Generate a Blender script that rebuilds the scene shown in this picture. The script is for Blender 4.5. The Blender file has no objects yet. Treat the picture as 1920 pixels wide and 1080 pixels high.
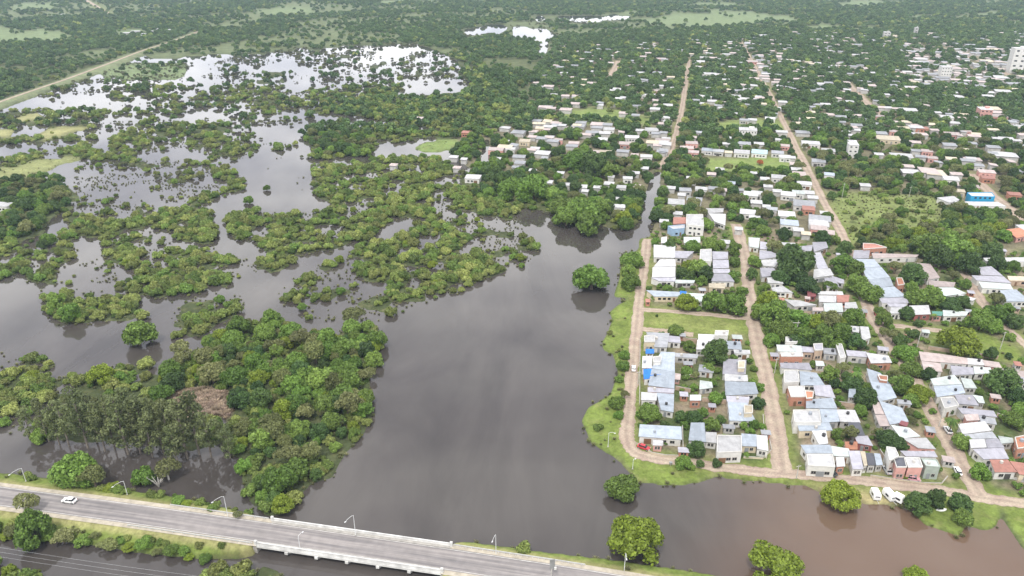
import bpy, bmesh, math, random
import numpy as np
from mathutils import Vector, Matrix

random.seed(7)
rng = np.random.default_rng(11)
scene = bpy.context.scene
COL = scene.collection

# ------------------------------------------------------------------ camera
F, CX, CY, HC = 1371.0, 960.0, 540.0, 150.0
PITCH = math.radians(25.0)
CP, SP = math.cos(PITCH), math.sin(PITCH)
cam_d = bpy.data.cameras.new("camera")
cam_d.sensor_width = 36.0
cam_d.lens = 36.0 * F / 1920.0
cam_d.clip_start, cam_d.clip_end = 1.0, 60000.0
cam = bpy.data.objects.new("camera", cam_d)
COL.objects.link(cam)
cam.location = (0, 0, HC)
cam.rotation_euler = (math.radians(90) - PITCH, 0, 0)
scene.camera = cam

# ------------------------------------------------------------------ sky, sun, exposure
SUN_EL, SUN_AZ = math.radians(62), math.radians(200)      # azimuth: clockwise from +Y
world = bpy.data.worlds.new("World")
scene.world = world
world.use_nodes = True
wn, wl = world.node_tree.nodes, world.node_tree.links
wn.clear()
w_out = wn.new('ShaderNodeOutputWorld')
w_sky = wn.new('ShaderNodeTexSky')
w_sky.sky_type = 'NISHITA'
w_sky.sun_disc = False
w_sky.sun_elevation = SUN_EL
w_sky.sun_rotation = SUN_AZ
w_sky.air_density, w_sky.dust_density, w_sky.ozone_density = 1.0, 3.0, 1.0
w_b1 = wn.new('ShaderNodeBackground'); w_b1.inputs['Strength'].default_value = 0.10
wl.new(w_sky.outputs[0], w_b1.inputs['Color'])
# a bright, nearly closed cloud layer, the same all round
w_tc = wn.new('ShaderNodeTexCoord')
w_map = wn.new('ShaderNodeMapping'); w_map.inputs['Scale'].default_value = (1.0, 1.0, 2.6)
wl.new(w_tc.outputs['Generated'], w_map.inputs['Vector'])
w_nz = wn.new('ShaderNodeTexNoise'); w_nz.inputs['Scale'].default_value = 5.0
w_nz.inputs['Detail'].default_value = 5; w_nz.inputs['Roughness'].default_value = 0.55
wl.new(w_map.outputs[0], w_nz.inputs['Vector'])
w_rmp = wn.new('ShaderNodeValToRGB')
w_rmp.color_ramp.elements[0].position = 0.36; w_rmp.color_ramp.elements[0].color = (0.52, 0.53, 0.59, 1)
w_rmp.color_ramp.elements[1].position = 0.62; w_rmp.color_ramp.elements[1].color = (1.0, 0.99, 0.98, 1)
wl.new(w_nz.outputs['Fac'], w_rmp.inputs['Fac'])
w_sep = wn.new('ShaderNodeSeparateXYZ'); wl.new(w_tc.outputs['Generated'], w_sep.inputs[0])
w_el = wn.new('ShaderNodeMapRange'); w_el.inputs['From Min'].default_value = 0.0; w_el.inputs['From Max'].default_value = 1.0
w_el.inputs['To Min'].default_value = 2.5; w_el.inputs['To Max'].default_value = 2.1
wl.new(w_sep.outputs['Z'], w_el.inputs['Value'])
w_b2 = wn.new('ShaderNodeBackground'); wl.new(w_el.outputs[0], w_b2.inputs['Strength'])
wl.new(w_rmp.outputs[0], w_b2.inputs['Color'])
w_mix = wn.new('ShaderNodeMixShader'); w_mix.inputs['Fac'].default_value = 0.86
wl.new(w_b1.outputs[0], w_mix.inputs[1]); wl.new(w_b2.outputs[0], w_mix.inputs[2])
wl.new(w_mix.outputs[0], w_out.inputs['Surface'])

sun_d = bpy.data.lights.new("sun", 'SUN')
sun_d.energy = 2.8
sun_d.angle = math.radians(9)
sun_d.color = (1.0, 0.96, 0.90)
sun = bpy.data.objects.new("sun", sun_d)
COL.objects.link(sun)
sd = Vector((math.sin(SUN_AZ) * math.cos(SUN_EL), math.cos(SUN_AZ) * math.cos(SUN_EL), math.sin(SUN_EL)))
sun.rotation_euler = sd.to_track_quat('Z', 'Y').to_euler()
sun.location = sd * 300

vs = scene.view_settings
vs.view_transform, vs.look = 'Standard', 'None'
vs.exposure, vs.gamma, vs.use_curve_mapping = 0.22, 1.0, False
scene.cycles.volume_bounces = 1
scene.cycles.max_bounces = 6
scene.cycles.diffuse_bounces = 3
scene.cycles.transparent_max_bounces = 4
scene.cycles.use_denoising = True

# ------------------------------------------------------------------ geometry of the view: photo point -> place on the land
def gp(u, v, z=0.0):
    dx, dz = (u - CX) / F, (CY - v) / F
    y, zz = CP + dz * SP, -SP + dz * CP
    t = (z - HC) / zz
    return Vector((dx * t, y * t, z))

def pj(x, y, z):
    dzc = z - HC
    dep = y * CP - dzc * SP
    up = y * SP + dzc * CP
    return CX + F * x / dep, CY - F * up / dep, dep

def pxm(u, v, z=0.0):
    p = gp(u, v, z)
    return F / pj(p.x, p.y, p.z)[2]

# ------------------------------------------------------------------ materials
MATS = {}
def nt_new(name):
    m = bpy.data.materials.new(name)
    m.use_nodes = True
    n, l = m.node_tree.nodes, m.node_tree.links
    return m, n, l, n['Principled BSDF']

def mat(name, col, rough=0.8, var=0.12, scale=0.8, metal=0.0, objvar=0.0, bump=0.0, spec=0.4):
    if name in MATS: return MATS[name]
    m, n, l, b = nt_new(name)
    b.inputs['Roughness'].default_value = rough
    b.inputs['Metallic'].default_value = metal
    b.inputs['Specular IOR Level'].default_value = spec
    tc = n.new('ShaderNodeNewGeometry')
    nz = n.new('ShaderNodeTexNoise'); nz.inputs['Scale'].default_value = scale
    nz.inputs['Detail'].default_value = 4
    l.new(tc.outputs['Position'], nz.inputs['Vector'])
    mr = n.new('ShaderNodeMapRange')
    mr.inputs['From Min'].default_value = 0.3; mr.inputs['From Max'].default_value = 0.7
    mr.inputs['To Min'].default_value = 1 - var; mr.inputs['To Max'].default_value = 1 + var
    l.new(nz.outputs['Fac'], mr.inputs['Value'])
    hv = n.new('ShaderNodeHueSaturation'); hv.inputs['Color'].default_value = (*col, 1)
    if objvar:
        oi = n.new('ShaderNodeObjectInfo')
        m2 = n.new('ShaderNodeMapRange')
        m2.inputs['To Min'].default_value = 1 - objvar; m2.inputs['To Max'].default_value = 1 + objvar
        l.new(oi.outputs['Random'], m2.inputs['Value'])
        mu = n.new('ShaderNodeMath'); mu.operation = 'MULTIPLY'
        l.new(m2.outputs[0], mu.inputs[0]); l.new(mr.outputs[0], mu.inputs[1])
        l.new(mu.outputs[0], hv.inputs['Value'])
    else:
        l.new(mr.outputs[0], hv.inputs['Value'])
    l.new(hv.outputs[0], b.inputs['Base Color'])
    if bump:
        bp = n.new('ShaderNodeBump'); bp.inputs['Strength'].default_value = bump
        l.new(nz.outputs['Fac'], bp.inputs['Height']); l.new(bp.outputs[0], b.inputs['Normal'])
    MATS[name] = m
    return m

def roof_mat(name, col, rough=0.45, rust=0.12):
    """corrugated sheet: seams between sheets run down the slope, blotchy weathering, a little rust"""
    if name in MATS: return MATS[name]
    m, n, l, b = nt_new(name)
    b.inputs['Roughness'].default_value = rough
    uv = n.new('ShaderNodeUVMap'); uv.uv_map = 'UVMap'
    sx = n.new('ShaderNodeSeparateXYZ'); l.new(uv.outputs[0], sx.inputs[0])
    # sheet index -> its own tone
    fl = n.new('ShaderNodeMath'); fl.operation = 'FLOOR'; l.new(sx.outputs[0], fl.inputs[0])
    oi = n.new('ShaderNodeObjectInfo')
    ad = n.new('ShaderNodeMath'); ad.operation = 'MULTIPLY_ADD'
    l.new(oi.outputs['Random'], ad.inputs[0]); ad.inputs[1].default_value = 91.7; l.new(fl.outputs[0], ad.inputs[2])
    wnz = n.new('ShaderNodeTexWhiteNoise'); wnz.noise_dimensions = '1D'; l.new(ad.outputs[0], wnz.inputs['W'])
    fr = n.new('ShaderNodeMath'); fr.operation = 'FRACT'; l.new(sx.outputs[0], fr.inputs[0])
    seam = n.new('ShaderNodeMapRange'); seam.inputs['From Min'].default_value = 0.0; seam.inputs['From Max'].default_value = 0.14
    seam.inputs['To Min'].default_value = 0.86; seam.inputs['To Max'].default_value = 1.0
    l.new(fr.outputs[0], seam.inputs['Value'])
    tone = n.new('ShaderNodeMapRange'); tone.inputs['To Min'].default_value = 0.92; tone.inputs['To Max'].default_value = 1.06
    l.new(wnz.outputs['Value'], tone.inputs['Value'])
    ob = n.new('ShaderNodeMapRange'); ob.inputs['To Min'].default_value = 0.76; ob.inputs['To Max'].default_value = 1.16
    l.new(oi.outputs['Random'], ob.inputs['Value'])
    geo = n.new('ShaderNodeNewGeometry')
    nz = n.new('ShaderNodeTexNoise'); nz.inputs['Scale'].default_value = 0.5; nz.inputs['Detail'].default_value = 8
    nz.inputs['Roughness'].default_value = 0.65
    l.new(geo.outputs['Position'], nz.inputs['Vector'])
    blot = n.new('ShaderNodeMapRange'); blot.inputs['From Min'].default_value = 0.3; blot.inputs['From Max'].default_value = 0.7
    blot.inputs['To Min'].default_value = 0.70; blot.inputs['To Max'].default_value = 1.10
    l.new(nz.outputs['Fac'], blot.inputs['Value'])
    prev = None
    for s in (seam, tone, ob, blot):
        if prev is None: prev = s.outputs[0]; continue
        mm = n.new('ShaderNodeMath'); mm.operation = 'MULTIPLY'
        l.new(prev, mm.inputs[0]); l.new(s.outputs[0], mm.inputs[1]); prev = mm.outputs[0]
    hv = n.new('ShaderNodeHueSaturation'); hv.inputs['Color'].default_value = (*col, 1); l.new(prev, hv.inputs['Value'])
    rz = n.new('ShaderNodeTexNoise'); rz.inputs['Scale'].default_value = 0.9; rz.inputs['Detail'].default_value = 5
    l.new(geo.outputs['Position'], rz.inputs['Vector'])
    rr = n.new('ShaderNodeMapRange'); rr.inputs['From Min'].default_value = 0.58; rr.inputs['From Max'].default_value = 0.75
    rr.inputs['To Max'].default_value = rust; l.new(rz.outputs['Fac'], rr.inputs['Value'])
    mx = n.new('ShaderNodeMix'); mx.data_type = 'RGBA'; mx.inputs['B'].default_value = (0.24, 0.13, 0.09, 1)
    l.new(rr.outputs[0], mx.inputs['Factor']); l.new(hv.outputs[0], mx.inputs['A'])
    l.new(mx.outputs['Result'], b.inputs['Base Color'])
    bp = n.new('ShaderNodeBump'); bp.inputs['Strength'].default_value = 0.3; bp.inputs['Distance'].default_value = 0.1
    l.new(fr.outputs[0], bp.inputs['Height']); l.new(bp.outputs[0], b.inputs['Normal'])
    MATS[name] = m
    return m

def leaf_mat(name, col, col2, transl=0.22, objvar=0.30):
    if name in MATS: return MATS[name]
    m, n, l, b = nt_new(name)
    geo = n.new('ShaderNodeNewGeometry'); oi = n.new('ShaderNodeObjectInfo')
    mx = n.new('ShaderNodeMix'); mx.data_type = 'RGBA'
    mx.inputs['A'].default_value = (*col, 1); mx.inputs['B'].default_value = (*col2, 1)
    l.new(oi.outputs['Random'], mx.inputs['Factor'])
    v1 = n.new('ShaderNodeMapRange'); v1.inputs['To Min'].default_value = 0.62; v1.inputs['To Max'].default_value = 1.38
    l.new(geo.outputs['Random Per Island'], v1.inputs['Value'])
    v2n = n.new('ShaderNodeMath'); v2n.operation = 'MULTIPLY_ADD'
    l.new(oi.outputs['Random'], v2n.inputs[0]); v2n.inputs[1].default_value = 37.31; v2n.inputs[2].default_value = 0.0
    v2f = n.new('ShaderNodeMath'); v2f.operation = 'FRACT'; l.new(v2n.outputs[0], v2f.inputs[0])
    v2 = n.new('ShaderNodeMapRange'); v2.inputs['To Min'].default_value = 1 - objvar; v2.inputs['To Max'].default_value = 1 + objvar
    l.new(v2f.outputs[0], v2.inputs['Value'])
    mu = n.new('ShaderNodeMath'); mu.operation = 'MULTIPLY'; l.new(v1.outputs[0], mu.inputs[0]); l.new(v2.outputs[0], mu.inputs[1])
    hv = n.new('ShaderNodeHueSaturation'); l.new(mx.outputs['Result'], hv.inputs['Color']); l.new(mu.outputs[0], hv.inputs['Value'])
    l.new(hv.outputs[0], b.inputs['Base Color'])
    b.inputs['Roughness'].default_value = 0.55
    b.inputs['Specular IOR Level'].default_value = 0.25
    tr = n.new('ShaderNodeBsdfTranslucent'); l.new(hv.outputs[0], tr.inputs['Color'])
    ms = n.new('ShaderNodeMixShader'); ms.inputs['Fac'].default_value = transl
    out = n['Material Output']
    l.new(b.outputs[0], ms.inputs[1]); l.new(tr.outputs[0], ms.inputs[2]); l.new(ms.outputs[0], out.inputs['Surface'])
    MATS[name] = m
    return m

# ------------------------------------------------------------------ mesh helpers
def mesh_obj(name, verts, faces, material=None, parent=None, smooth=False, uvs=None, link=True):
    me = bpy.data.meshes.new(name)
    me.from_pydata([tuple(v) for v in verts], [], faces)
    if uvs is not None:
        ul = me.uv_layers.new(name='UVMap')
        flat = [c for f in uvs for p in f for c in p]
        ul.data.foreach_set('uv', flat)
    if material is not None:
        for mm in (material if isinstance(material, (list, tuple)) else [material]): me.materials.append(mm)
    if smooth: me.polygons.foreach_set('use_smooth', [True] * len(me.polygons))
    me.update()
    o = bpy.data.objects.new(name, me)
    if link: COL.objects.link(o)
    if parent is not None: o.parent = parent
    return o

class MB:
    """collects boxes, tubes and prisms into one mesh"""
    def __init__(s): s.v, s.f = [], []
    def box(s, c, d, rz=0.0, taper=1.0):
        x, y, z = c; a, b, h = d[0] / 2, d[1] / 2, d[2] / 2
        i = len(s.v); ca, sa = math.cos(rz), math.sin(rz)
        for k, (sz, t) in enumerate(((-h, 1.0), (h, taper))):
            for px, py in ((-a, -b), (a, -b), (a, b), (-a, b)):
                px *= t; py *= t
                s.v.append((x + px * ca - py * sa, y + px * sa + py * ca, z + sz))
        s.f += [(i, i + 3, i + 2, i + 1), (i + 4, i + 5, i + 6, i + 7)] + [(i + k, i + (k + 1) % 4, i + 4 + (k + 1) % 4, i + 4 + k) for k in range(4)]
        return s
    def tube(s, pts, rad, n=6, cap=True):
        i0 = len(s.v); m = len(pts)
        rs = rad if isinstance(rad, (list, tuple)) else [rad] * m
        P = [Vector(p) for p in pts]
        for k in range(m):
            d = (P[min(k + 1, m - 1)] - P[max(k - 1, 0)]).normalized()
            ref = Vector((0, 0, 1)) if abs(d.z) < 0.9 else Vector((1, 0, 0))
            a = d.cross(ref).normalized(); b = d.cross(a)
            for j in range(n):
                t = 2 * math.pi * j / n
                s.v.append(tuple(P[k] + (a * math.cos(t) + b * math.sin(t)) * rs[k]))
        for k in range(m - 1):
            for j in range(n):
                s.f.append((i0 + k * n + j, i0 + k * n + (j + 1) % n, i0 + (k + 1) * n + (j + 1) % n, i0 + (k + 1) * n + j))
        if cap:
            s.f.append(tuple(i0 + j for j in range(n))[::-1]); s.f.append(tuple(i0 + (m - 1) * n + j for j in range(n)))
        return s
    def prism(s, top, bot):
        """closed solid between two polygons with the same number of corners"""
        i = len(s.v); n = len(top)
        s.v += [tuple(p) for p in bot] + [tuple(p) for p in top]
        s.f.append(tuple(range(i, i + n))[::-1]); s.f.append(tuple(range(i + n, i + 2 * n)))
        for k in range(n): s.f.append((i + k, i + (k + 1) % n, i + n + (k + 1) % n, i + n + k))
        return s
    def build(s, name, material, parent=None, smooth=False):
        return mesh_obj(name, s.v, s.f, material, parent, smooth)

def tag(o, label=None, cat=None, group=None, kind=None):
    if label: o['label'] = label
    if cat: o['category'] = cat
    if group: o['group'] = group
    if kind: o['kind'] = kind
    return o

def empty(name, loc=(0, 0, 0), rz=0.0, s=1.0):
    o = bpy.data.objects.new(name, None)
    o.empty_display_size = 0.5
    COL.objects.link(o)
    o.location = loc; o.rotation_euler = (0, 0, rz); o.scale = (s, s, s)
    return o

ORD = ['first', 'second', 'third', 'fourth', 'fifth', 'sixth', 'seventh', 'eighth', 'ninth', 'tenth', 'eleventh', 'twelfth',
       'thirteenth', 'fourteenth', 'fifteenth', 'sixteenth', 'seventeenth', 'eighteenth', 'nineteenth']
TENS = {20: 'twent', 30: 'thirt', 40: 'fort', 50: 'fift', 60: 'sixt', 70: 'sevent', 80: 'eight', 90: 'ninet'}
def ordinal(k):
    if k < 19: return ORD[k]
    n = k + 1; t, r = n // 10 * 10, n % 10
    return TENS[t] + 'ieth' if r == 0 else TENS[t] + 'y-' + ORD[r - 1]

# ------------------------------------------------------------------ the land map (water, land, cover), drawn over the plain
STEP = 4
U0, U1, V0, V1 = -480, 2400, -64, 1400
NU, NV = (U1 - U0) // STEP + 1, (V1 - V0) // STEP + 1
gu = U0 + STEP * np.arange(NU)
gv = V0 + STEP * np.arange(NV)
GU, GV = np.meshgrid(gu.astype(float), gv.astype(float))
_t = HC / (SP - (CY - GV) / F * CP)
WX, WY = (GU - CX) / F * _t, (CP + (CY - GV) / F * SP) * _t          # place on the plain of each map cell

def vnoise(x, y, sc, seed):
    x = x / sc + 1000.3; y = y / sc + 1000.7
    xi, yi = np.floor(x).astype(np.int64), np.floor(y).astype(np.int64)
    fx, fy = x - xi, y - yi
    fx, fy = fx * fx * (3 - 2 * fx), fy * fy * (3 - 2 * fy)
    def h(a, b):
        q = np.sin(a * 127.1 + b * 311.7 + seed * 74.7) * 43758.5453
        return q - np.floor(q)
    return (h(xi, yi) * (1 - fx) + h(xi + 1, yi) * fx) * (1 - fy) + (h(xi, yi + 1) * (1 - fx) + h(xi + 1, yi + 1) * fx) * fy
def fnoise(x, y, sc, seed):
    return 0.55 * vnoise(x, y, sc, seed) + 0.3 * vnoise(x, y, sc / 2.3, seed + 1) + 0.15 * vnoise(x, y, sc / 5.1, seed + 2)

def rough_poly(pts, amp=0.10, depth=2, seed=0):
    r = random.Random(seed)
    P = [tuple(p) for p in pts]
    for _ in range(depth):
        Q = []
        for a, b in zip(P, P[1:] + P[:1]):
            Q.append(a)
            dx, dy = b[0] - a[0], b[1] - a[1]
            k = r.uniform(-amp, amp)
            Q.append(((a[0] + b[0]) / 2 - dy * k, (a[1] + b[1]) / 2 + dx * k * 0.6))
        P = Q
    return P

def pmask(pts):
    P = np.array(pts, float)
    m = np.zeros((NV, NU), bool)
    i0 = max(0, int((P[:, 0].min() - U0) // STEP)); i1 = min(NU, int((P[:, 0].max() - U0) // STEP) + 2)
    j0 = max(0, int((P[:, 1].min() - V0) // STEP)); j1 = min(NV, int((P[:, 1].max() - V0) // STEP) + 2)
    if i0 >= i1 or j0 >= j1: return m
    X, Y = GU[j0:j1, i0:i1], GV[j0:j1, i0:i1]
    ins = np.zeros(X.shape, bool)
    n = len(P)
    for k in range(n):
        x1, y1 = P[k]; x2, y2 = P[(k + 1) % n]
        if y1 == y2: continue
        c = ((y1 > Y) != (y2 > Y)) & (X < (x2 - x1) * (Y - y1) / (y2 - y1) + x1)
        ins ^= c
    m[j0:j1, i0:i1] = ins
    return m

LAND = np.ones((NV, NU))
COVER = np.full((NV, NU), 5, int)
GCOL = np.zeros((NV, NU, 3))
C_FOREST, C_TOWN = (0.075, 0.090, 0.040), (0.135, 0.122, 0.078)
C_GRASS, C_DRY, C_DIRT = (0.125, 0.165, 0.038), (0.27, 0.235, 0.12), (0.40, 0.315, 0.235)
C_MUD, C_REED, C_FIELD, C_PINK = (0.052, 0.064, 0.028), (0.16, 0.15, 0.085), (0.135, 0.175, 0.085), (0.23, 0.175, 0.13)
GCOL[:] = C_FOREST
_pk = [0]
# cover codes: 0 bare, 1 dense shrub, 2 tussocks, 3 dark wood, 5 far woodland, 7 town, 8 field, 9 far wetland, 10 near wood, 11 scrub, 12 loose shrub, 13 gardens
def paint(pts, land=None, cover=None, col=None, amp=0.10, depth=2):
    _pk[0] += 1
    m = pmask(rough_poly(pts, amp, depth, _pk[0]) if amp else pts)
    if land is not None: LAND[m] = land
    if cover is not None: COVER[m] = cover
    if col is not None: GCOL[m] = col
    return m

GCOL[GV < 110] = (0.105, 0.128, 0.062)
# --- town, right half
paint([(1040, 78), (1200, 62), (1500, 58), (1800, 52), (2400, 60), (2400, 1100), (2000, 1000), (1900, 960), (1160, 900), (1150, 440), (930, 330),
       (880, 285), (960, 240), (990, 200), (1000, 140)], cover=7, col=C_TOWN, amp=0.05)
# --- far fields
for P in ([(-300, 60), (0, 50), (80, 55), (140, 70), (90, 82), (0, 86), (-300, 100)], [(210, 58), (270, 55), (280, 65), (220, 68)],
          [(1200, 40), (1480, 30), (1500, 42), (1250, 50)], [(1470, 52), (1560, 48), (1650, 52), (1560, 56), (1480, 58)],
          [(1690, 35), (1860, 22), (1880, 30), (1720, 36)], [(480, 20), (560, 14), (600, 22), (520, 28)], [(20, 12), (110, 8), (120, 14), (30, 18)],
          [(1120, 26), (1250, 22), (1420, 22), (1400, 28), (1180, 30)], [(390, 50), (470, 48), (480, 53), (400, 56)], [(-200, 20), (-20, 14), (0, 24), (-180, 30)],
          [(700, 6), (900, 2), (920, 6), (720, 10)], [(1560, 10), (1700, 4), (1720, 9), (1580, 14)], [(1280, 12), (1380, 8), (1400, 12), (1300, 16)]):
    paint(P, cover=8, col=C_FIELD)
# --- the flood
paint([(-480, 350), (-200, 276), (0, 205), (60, 182), (130, 157), (205, 130), (268, 103), (300, 112), (420, 100), (520, 98), (640, 88), (700, 82), (790, 84),
       (880, 118), (880, 160), (900, 200), (950, 250), (900, 285), (950, 330), (1030, 395), (1150, 430), (1190, 425), (1205, 380), (1222, 330), (1236, 300), (1246, 296),
       (1240, 330), (1230, 400), (1222, 440), (1212, 452), (1198, 470), (1190, 520), (1180, 560), (1166, 590), (1172, 640), (1176, 700), (1160, 750),
       (1105, 764), (1092, 790), (1112, 832), (1150, 856), (1165, 868), (1196, 905), (1260, 912), (1310, 905), (1345, 893), (1420, 902), (1500, 905),
       (1530, 920), (1560, 935), (1620, 944), (1690, 950), (1722, 966), (1738, 985), (1800, 1006), (1808, 984), (1850, 996), (1872, 965), (1888, 985),
       (1920, 1030), (2100, 1150), (2400, 1400), (-480, 1400)], land=0, cover=0, col=C_MUD, amp=0.035, depth=3)
# grass shelf along the lake street
paint([(1130, 655), (1150, 600), (1140, 585), (1180, 560), (1210, 560), (1205, 640), (1190, 650), (1150, 665)], land=1, cover=4, col=C_GRASS)
paint([(1125, 640), (1150, 625), (1190, 640), (1180, 660), (1140, 662)], land=1, cover=4, col=C_GRASS)
for _m in (1,):
    paint([(1150, 665), (1200, 650), (1200, 770), (1180, 870), (1150, 855), (1110, 832), (1090, 790), (1104, 764), (1145, 740), (1160, 700)], land=1, cover=4, col=C_GRASS, amp=0.04)
paint([(1165, 862), (1220, 866), (1330, 880), (1340, 894), (1310, 904), (1260, 912), (1196, 904)], land=1, cover=4, col=C_GRASS, amp=0.04)
paint([(1330, 880), (1470, 890), (1540, 905), (1640, 915), (1700, 930), (1690, 948), (1620, 944), (1560, 934), (1500, 905), (1420, 901)], land=1, cover=4, col=C_DRY, amp=0.03)
paint([(1690, 945), (1780, 935), (1850, 945), (1875, 960), (1870, 985), (1850, 996), (1812, 984), (1800, 1006), (1738, 986)], land=1, cover=4, col=C_GRASS, amp=0.04)
paint([(1880, 952), (2400, 980), (2400, 1300), (1925, 1030), (1890, 985)], land=1, cover=4, col=C_GRASS, amp=0.03)
# --- wetland vegetation, from the far dyke to the near wood
def S(P, **k): return paint(P, land=k.pop('land', 0.60), cover=k.pop('cover', 1), col=k.pop('col', C_MUD), **k)
paint([(180, 150), (300, 112), (560, 98), (700, 84), (860, 120), (880, 165), (700, 185), (540, 240), (250, 240), (0, 300), (-480, 420), (-480, 340), (0, 200)], cover=9)
for P in ([(540, 165), (620, 150), (740, 145), (750, 165), (700, 185), (600, 195), (540, 190)], [(430, 155), (520, 150), (545, 165), (520, 180), (430, 175)],
          [(160, 165), (250, 170), (330, 180), (480, 175), (480, 185), (330, 188), (220, 180)], [(250, 230), (300, 222), (330, 235), (470, 205), (480, 230), (400, 245), (300, 250), (250, 245)],
          [(400, 110), (480, 108), (600, 98), (720, 106), (860, 108), (870, 140), (760, 150), (560, 145), (420, 150)],
          [(470, 192), (530, 188), (545, 205), (500, 214), (470, 208)], [(60, 160), (140, 150), (150, 160), (80, 170)], [(-300, 250), (0, 212), (60, 203), (130, 215), (120, 228), (50, 235), (0, 240), (-300, 290)]):
    S(P, cover=12, amp=0.18, land=0.42)
S([(590, 205), (640, 190), (760, 180), (900, 172), (970, 190), (960, 232), (880, 238), (760, 232), (650, 217)], land=1)
paint([(180, 135), (260, 116), (350, 116), (357, 145), (270, 152), (200, 147)], land=1, cover=12, col=C_FIELD)
for P in ([(20, 222), (75, 210), (78, 224), (30, 232)], [(70, 250), (110, 238), (180, 232), (165, 243), (120, 255), (75, 262)], [(-200, 262), (0, 240), (40, 238), (20, 256), (-200, 290)]):
    paint(P, land=1, cover=4, col=(0.24, 0.235, 0.11))
# open water tongues
for P in ([(346, 147), (352, 130), (370, 110), (397, 111), (382, 122), (396, 126), (372, 150)], [(698, 108), (716, 85), (786, 87), (766, 103), (730, 110)],
          [(488, 131), (510, 117), (552, 111), (562, 124), (605, 119), (612, 131), (540, 136)], [(738, 177), (770, 164), (830, 154), (885, 158), (850, 174), (760, 180)],
          [(530, 167), (560, 154), (622, 157), (562, 172)], [(828, 111), (860, 104), (887, 112), (850, 119)],
          [(958, 50), (1020, 54), (1052, 69), (1022, 75), (1032, 88), (1012, 103), (1006, 92), (1020, 80), (990, 73), (958, 73), (964, 62)],
          [(865, 56), (900, 50), (930, 46), (964, 50), (935, 63), (880, 67)], [(1000, 31), (1080, 29), (1222, 33), (1150, 40), (1090, 41), (1050, 38), (1005, 41)],
          [(704, 277), (760, 264), (832, 263), (842, 274), (790, 284), (742, 297), (707, 299)], [(900, 270), (920, 266), (922, 310), (908, 312)]):
    cu, cv_ = sum(a for a, b in P) / len(P), sum(b for a, b in P) / len(P)
    paint([(cu + (a - cu) * 1.15, cv_ + (b - cv_) * 1.5 + 3) for a, b in P], cover=9, amp=0)
    paint(P, land=0, cover=0, col=C_MUD, amp=0.06)
paint([(846, 262), (880, 238), (965, 232), (965, 332), (890, 322), (850, 300), (846, 285)], land=0.85, cover=17, col=C_TOWN)
paint([(700, 236), (800, 246), (900, 236), (900, 262), (800, 262), (705, 262)], land=0.6, cover=1)
paint([(772, 280), (800, 266), (850, 260), (868, 270), (840, 282), (800, 288)], land=1, cover=4, col=(0.14, 0.19, 0.06))
S([(838, 98), (905, 96), (910, 180), (868, 172), (888, 158), (858, 140), (876, 124), (850, 112)], cover=1, amp=0.2)
S([(690, 176), (730, 170), (760, 182), (720, 190)], cover=1, amp=0.2)
# left fringe
paint([(-480, 400), (-200, 345), (0, 310), (70, 300), (145, 288), (152, 300), (80, 325), (40, 335), (0, 345), (-300, 400)], land=1, cover=4, col=(0.185, 0.20, 0.085))
S([(-300, 340), (0, 300), (100, 282), (160, 270), (178, 285), (215, 290), (280, 305), (340, 306), (345, 320), (270, 313), (215, 303), (170, 299), (130, 290), (0, 316), (-300, 365)], cover=1)
paint([(-480, 380), (0, 345), (60, 335), (110, 338), (150, 368), (152, 390), (112, 400), (95, 410), (82, 440), (92, 462), (60, 500), (30, 500), (0, 512), (-480, 600)], land=1, cover=3, col=C_FOREST)
S([(60, 490), (90, 470), (132, 453), (146, 465), (130, 490), (110, 500), (115, 530), (90, 545), (60, 530), (40, 515)])
S([(0, 455), (90, 440), (80, 500), (0, 525), (-200, 560), (-200, 480)])
# middle wetland
paint([(150, 300), (420, 290), (400, 390), (200, 410), (120, 420)], cover=2)
S([(208, 276), (226, 260), (280, 249), (380, 229), (470, 244), (512, 265), (500, 292), (440, 302), (380, 287), (330, 277), (300, 283), (260, 287), (230, 299)], cover=12, amp=0.16, land=0.45)
S([(205, 262), (240, 245), (290, 250), (270, 275), (230, 298), (210, 285)])
S([(395, 319), (430, 316), (462, 335), (457, 356), (430, 364), (405, 374), (382, 387), (396, 397), (402, 420), (407, 440), (395, 462), (370, 456), (340, 471), (280, 461),
   (240, 441), (215, 456), (180, 451), (113, 451), (118, 434), (160, 414), (200, 399), (230, 404), (300, 399), (340, 384), (380, 369), (420, 354), (430, 344), (408, 335)])
S([(190, 460), (230, 444), (300, 455), (340, 469), (400, 469), (420, 484), (470, 489), (520, 478), (548, 490), (530, 506), (480, 517), (440, 531), (400, 546), (330, 551),
   (290, 561), (230, 546), (208, 536), (260, 510), (205, 491), (183, 475)])
paint([(100, 500), (210, 480), (230, 560), (330, 560), (420, 550), (360, 600), (270, 600), (120, 560)], cover=2, land=0.3)
S([(70, 545), (100, 556), (140, 560), (170, 570), (215, 559), (262, 563), (264, 590), (240, 602), (200, 602), (170, 604), (120, 608), (88, 587)])
S([(323, 607), (360, 593), (400, 574), (440, 553), (457, 570), (440, 592), (410, 606), (385, 627), (350, 637), (323, 632)])
S([(-300, 655), (0, 662), (70, 671), (112, 685), (85, 696), (60, 697), (40, 716), (0, 722), (-300, 740)])
S([(180, 707), (230, 684), (290, 679), (286, 696), (240, 712), (190, 727)])
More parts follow.
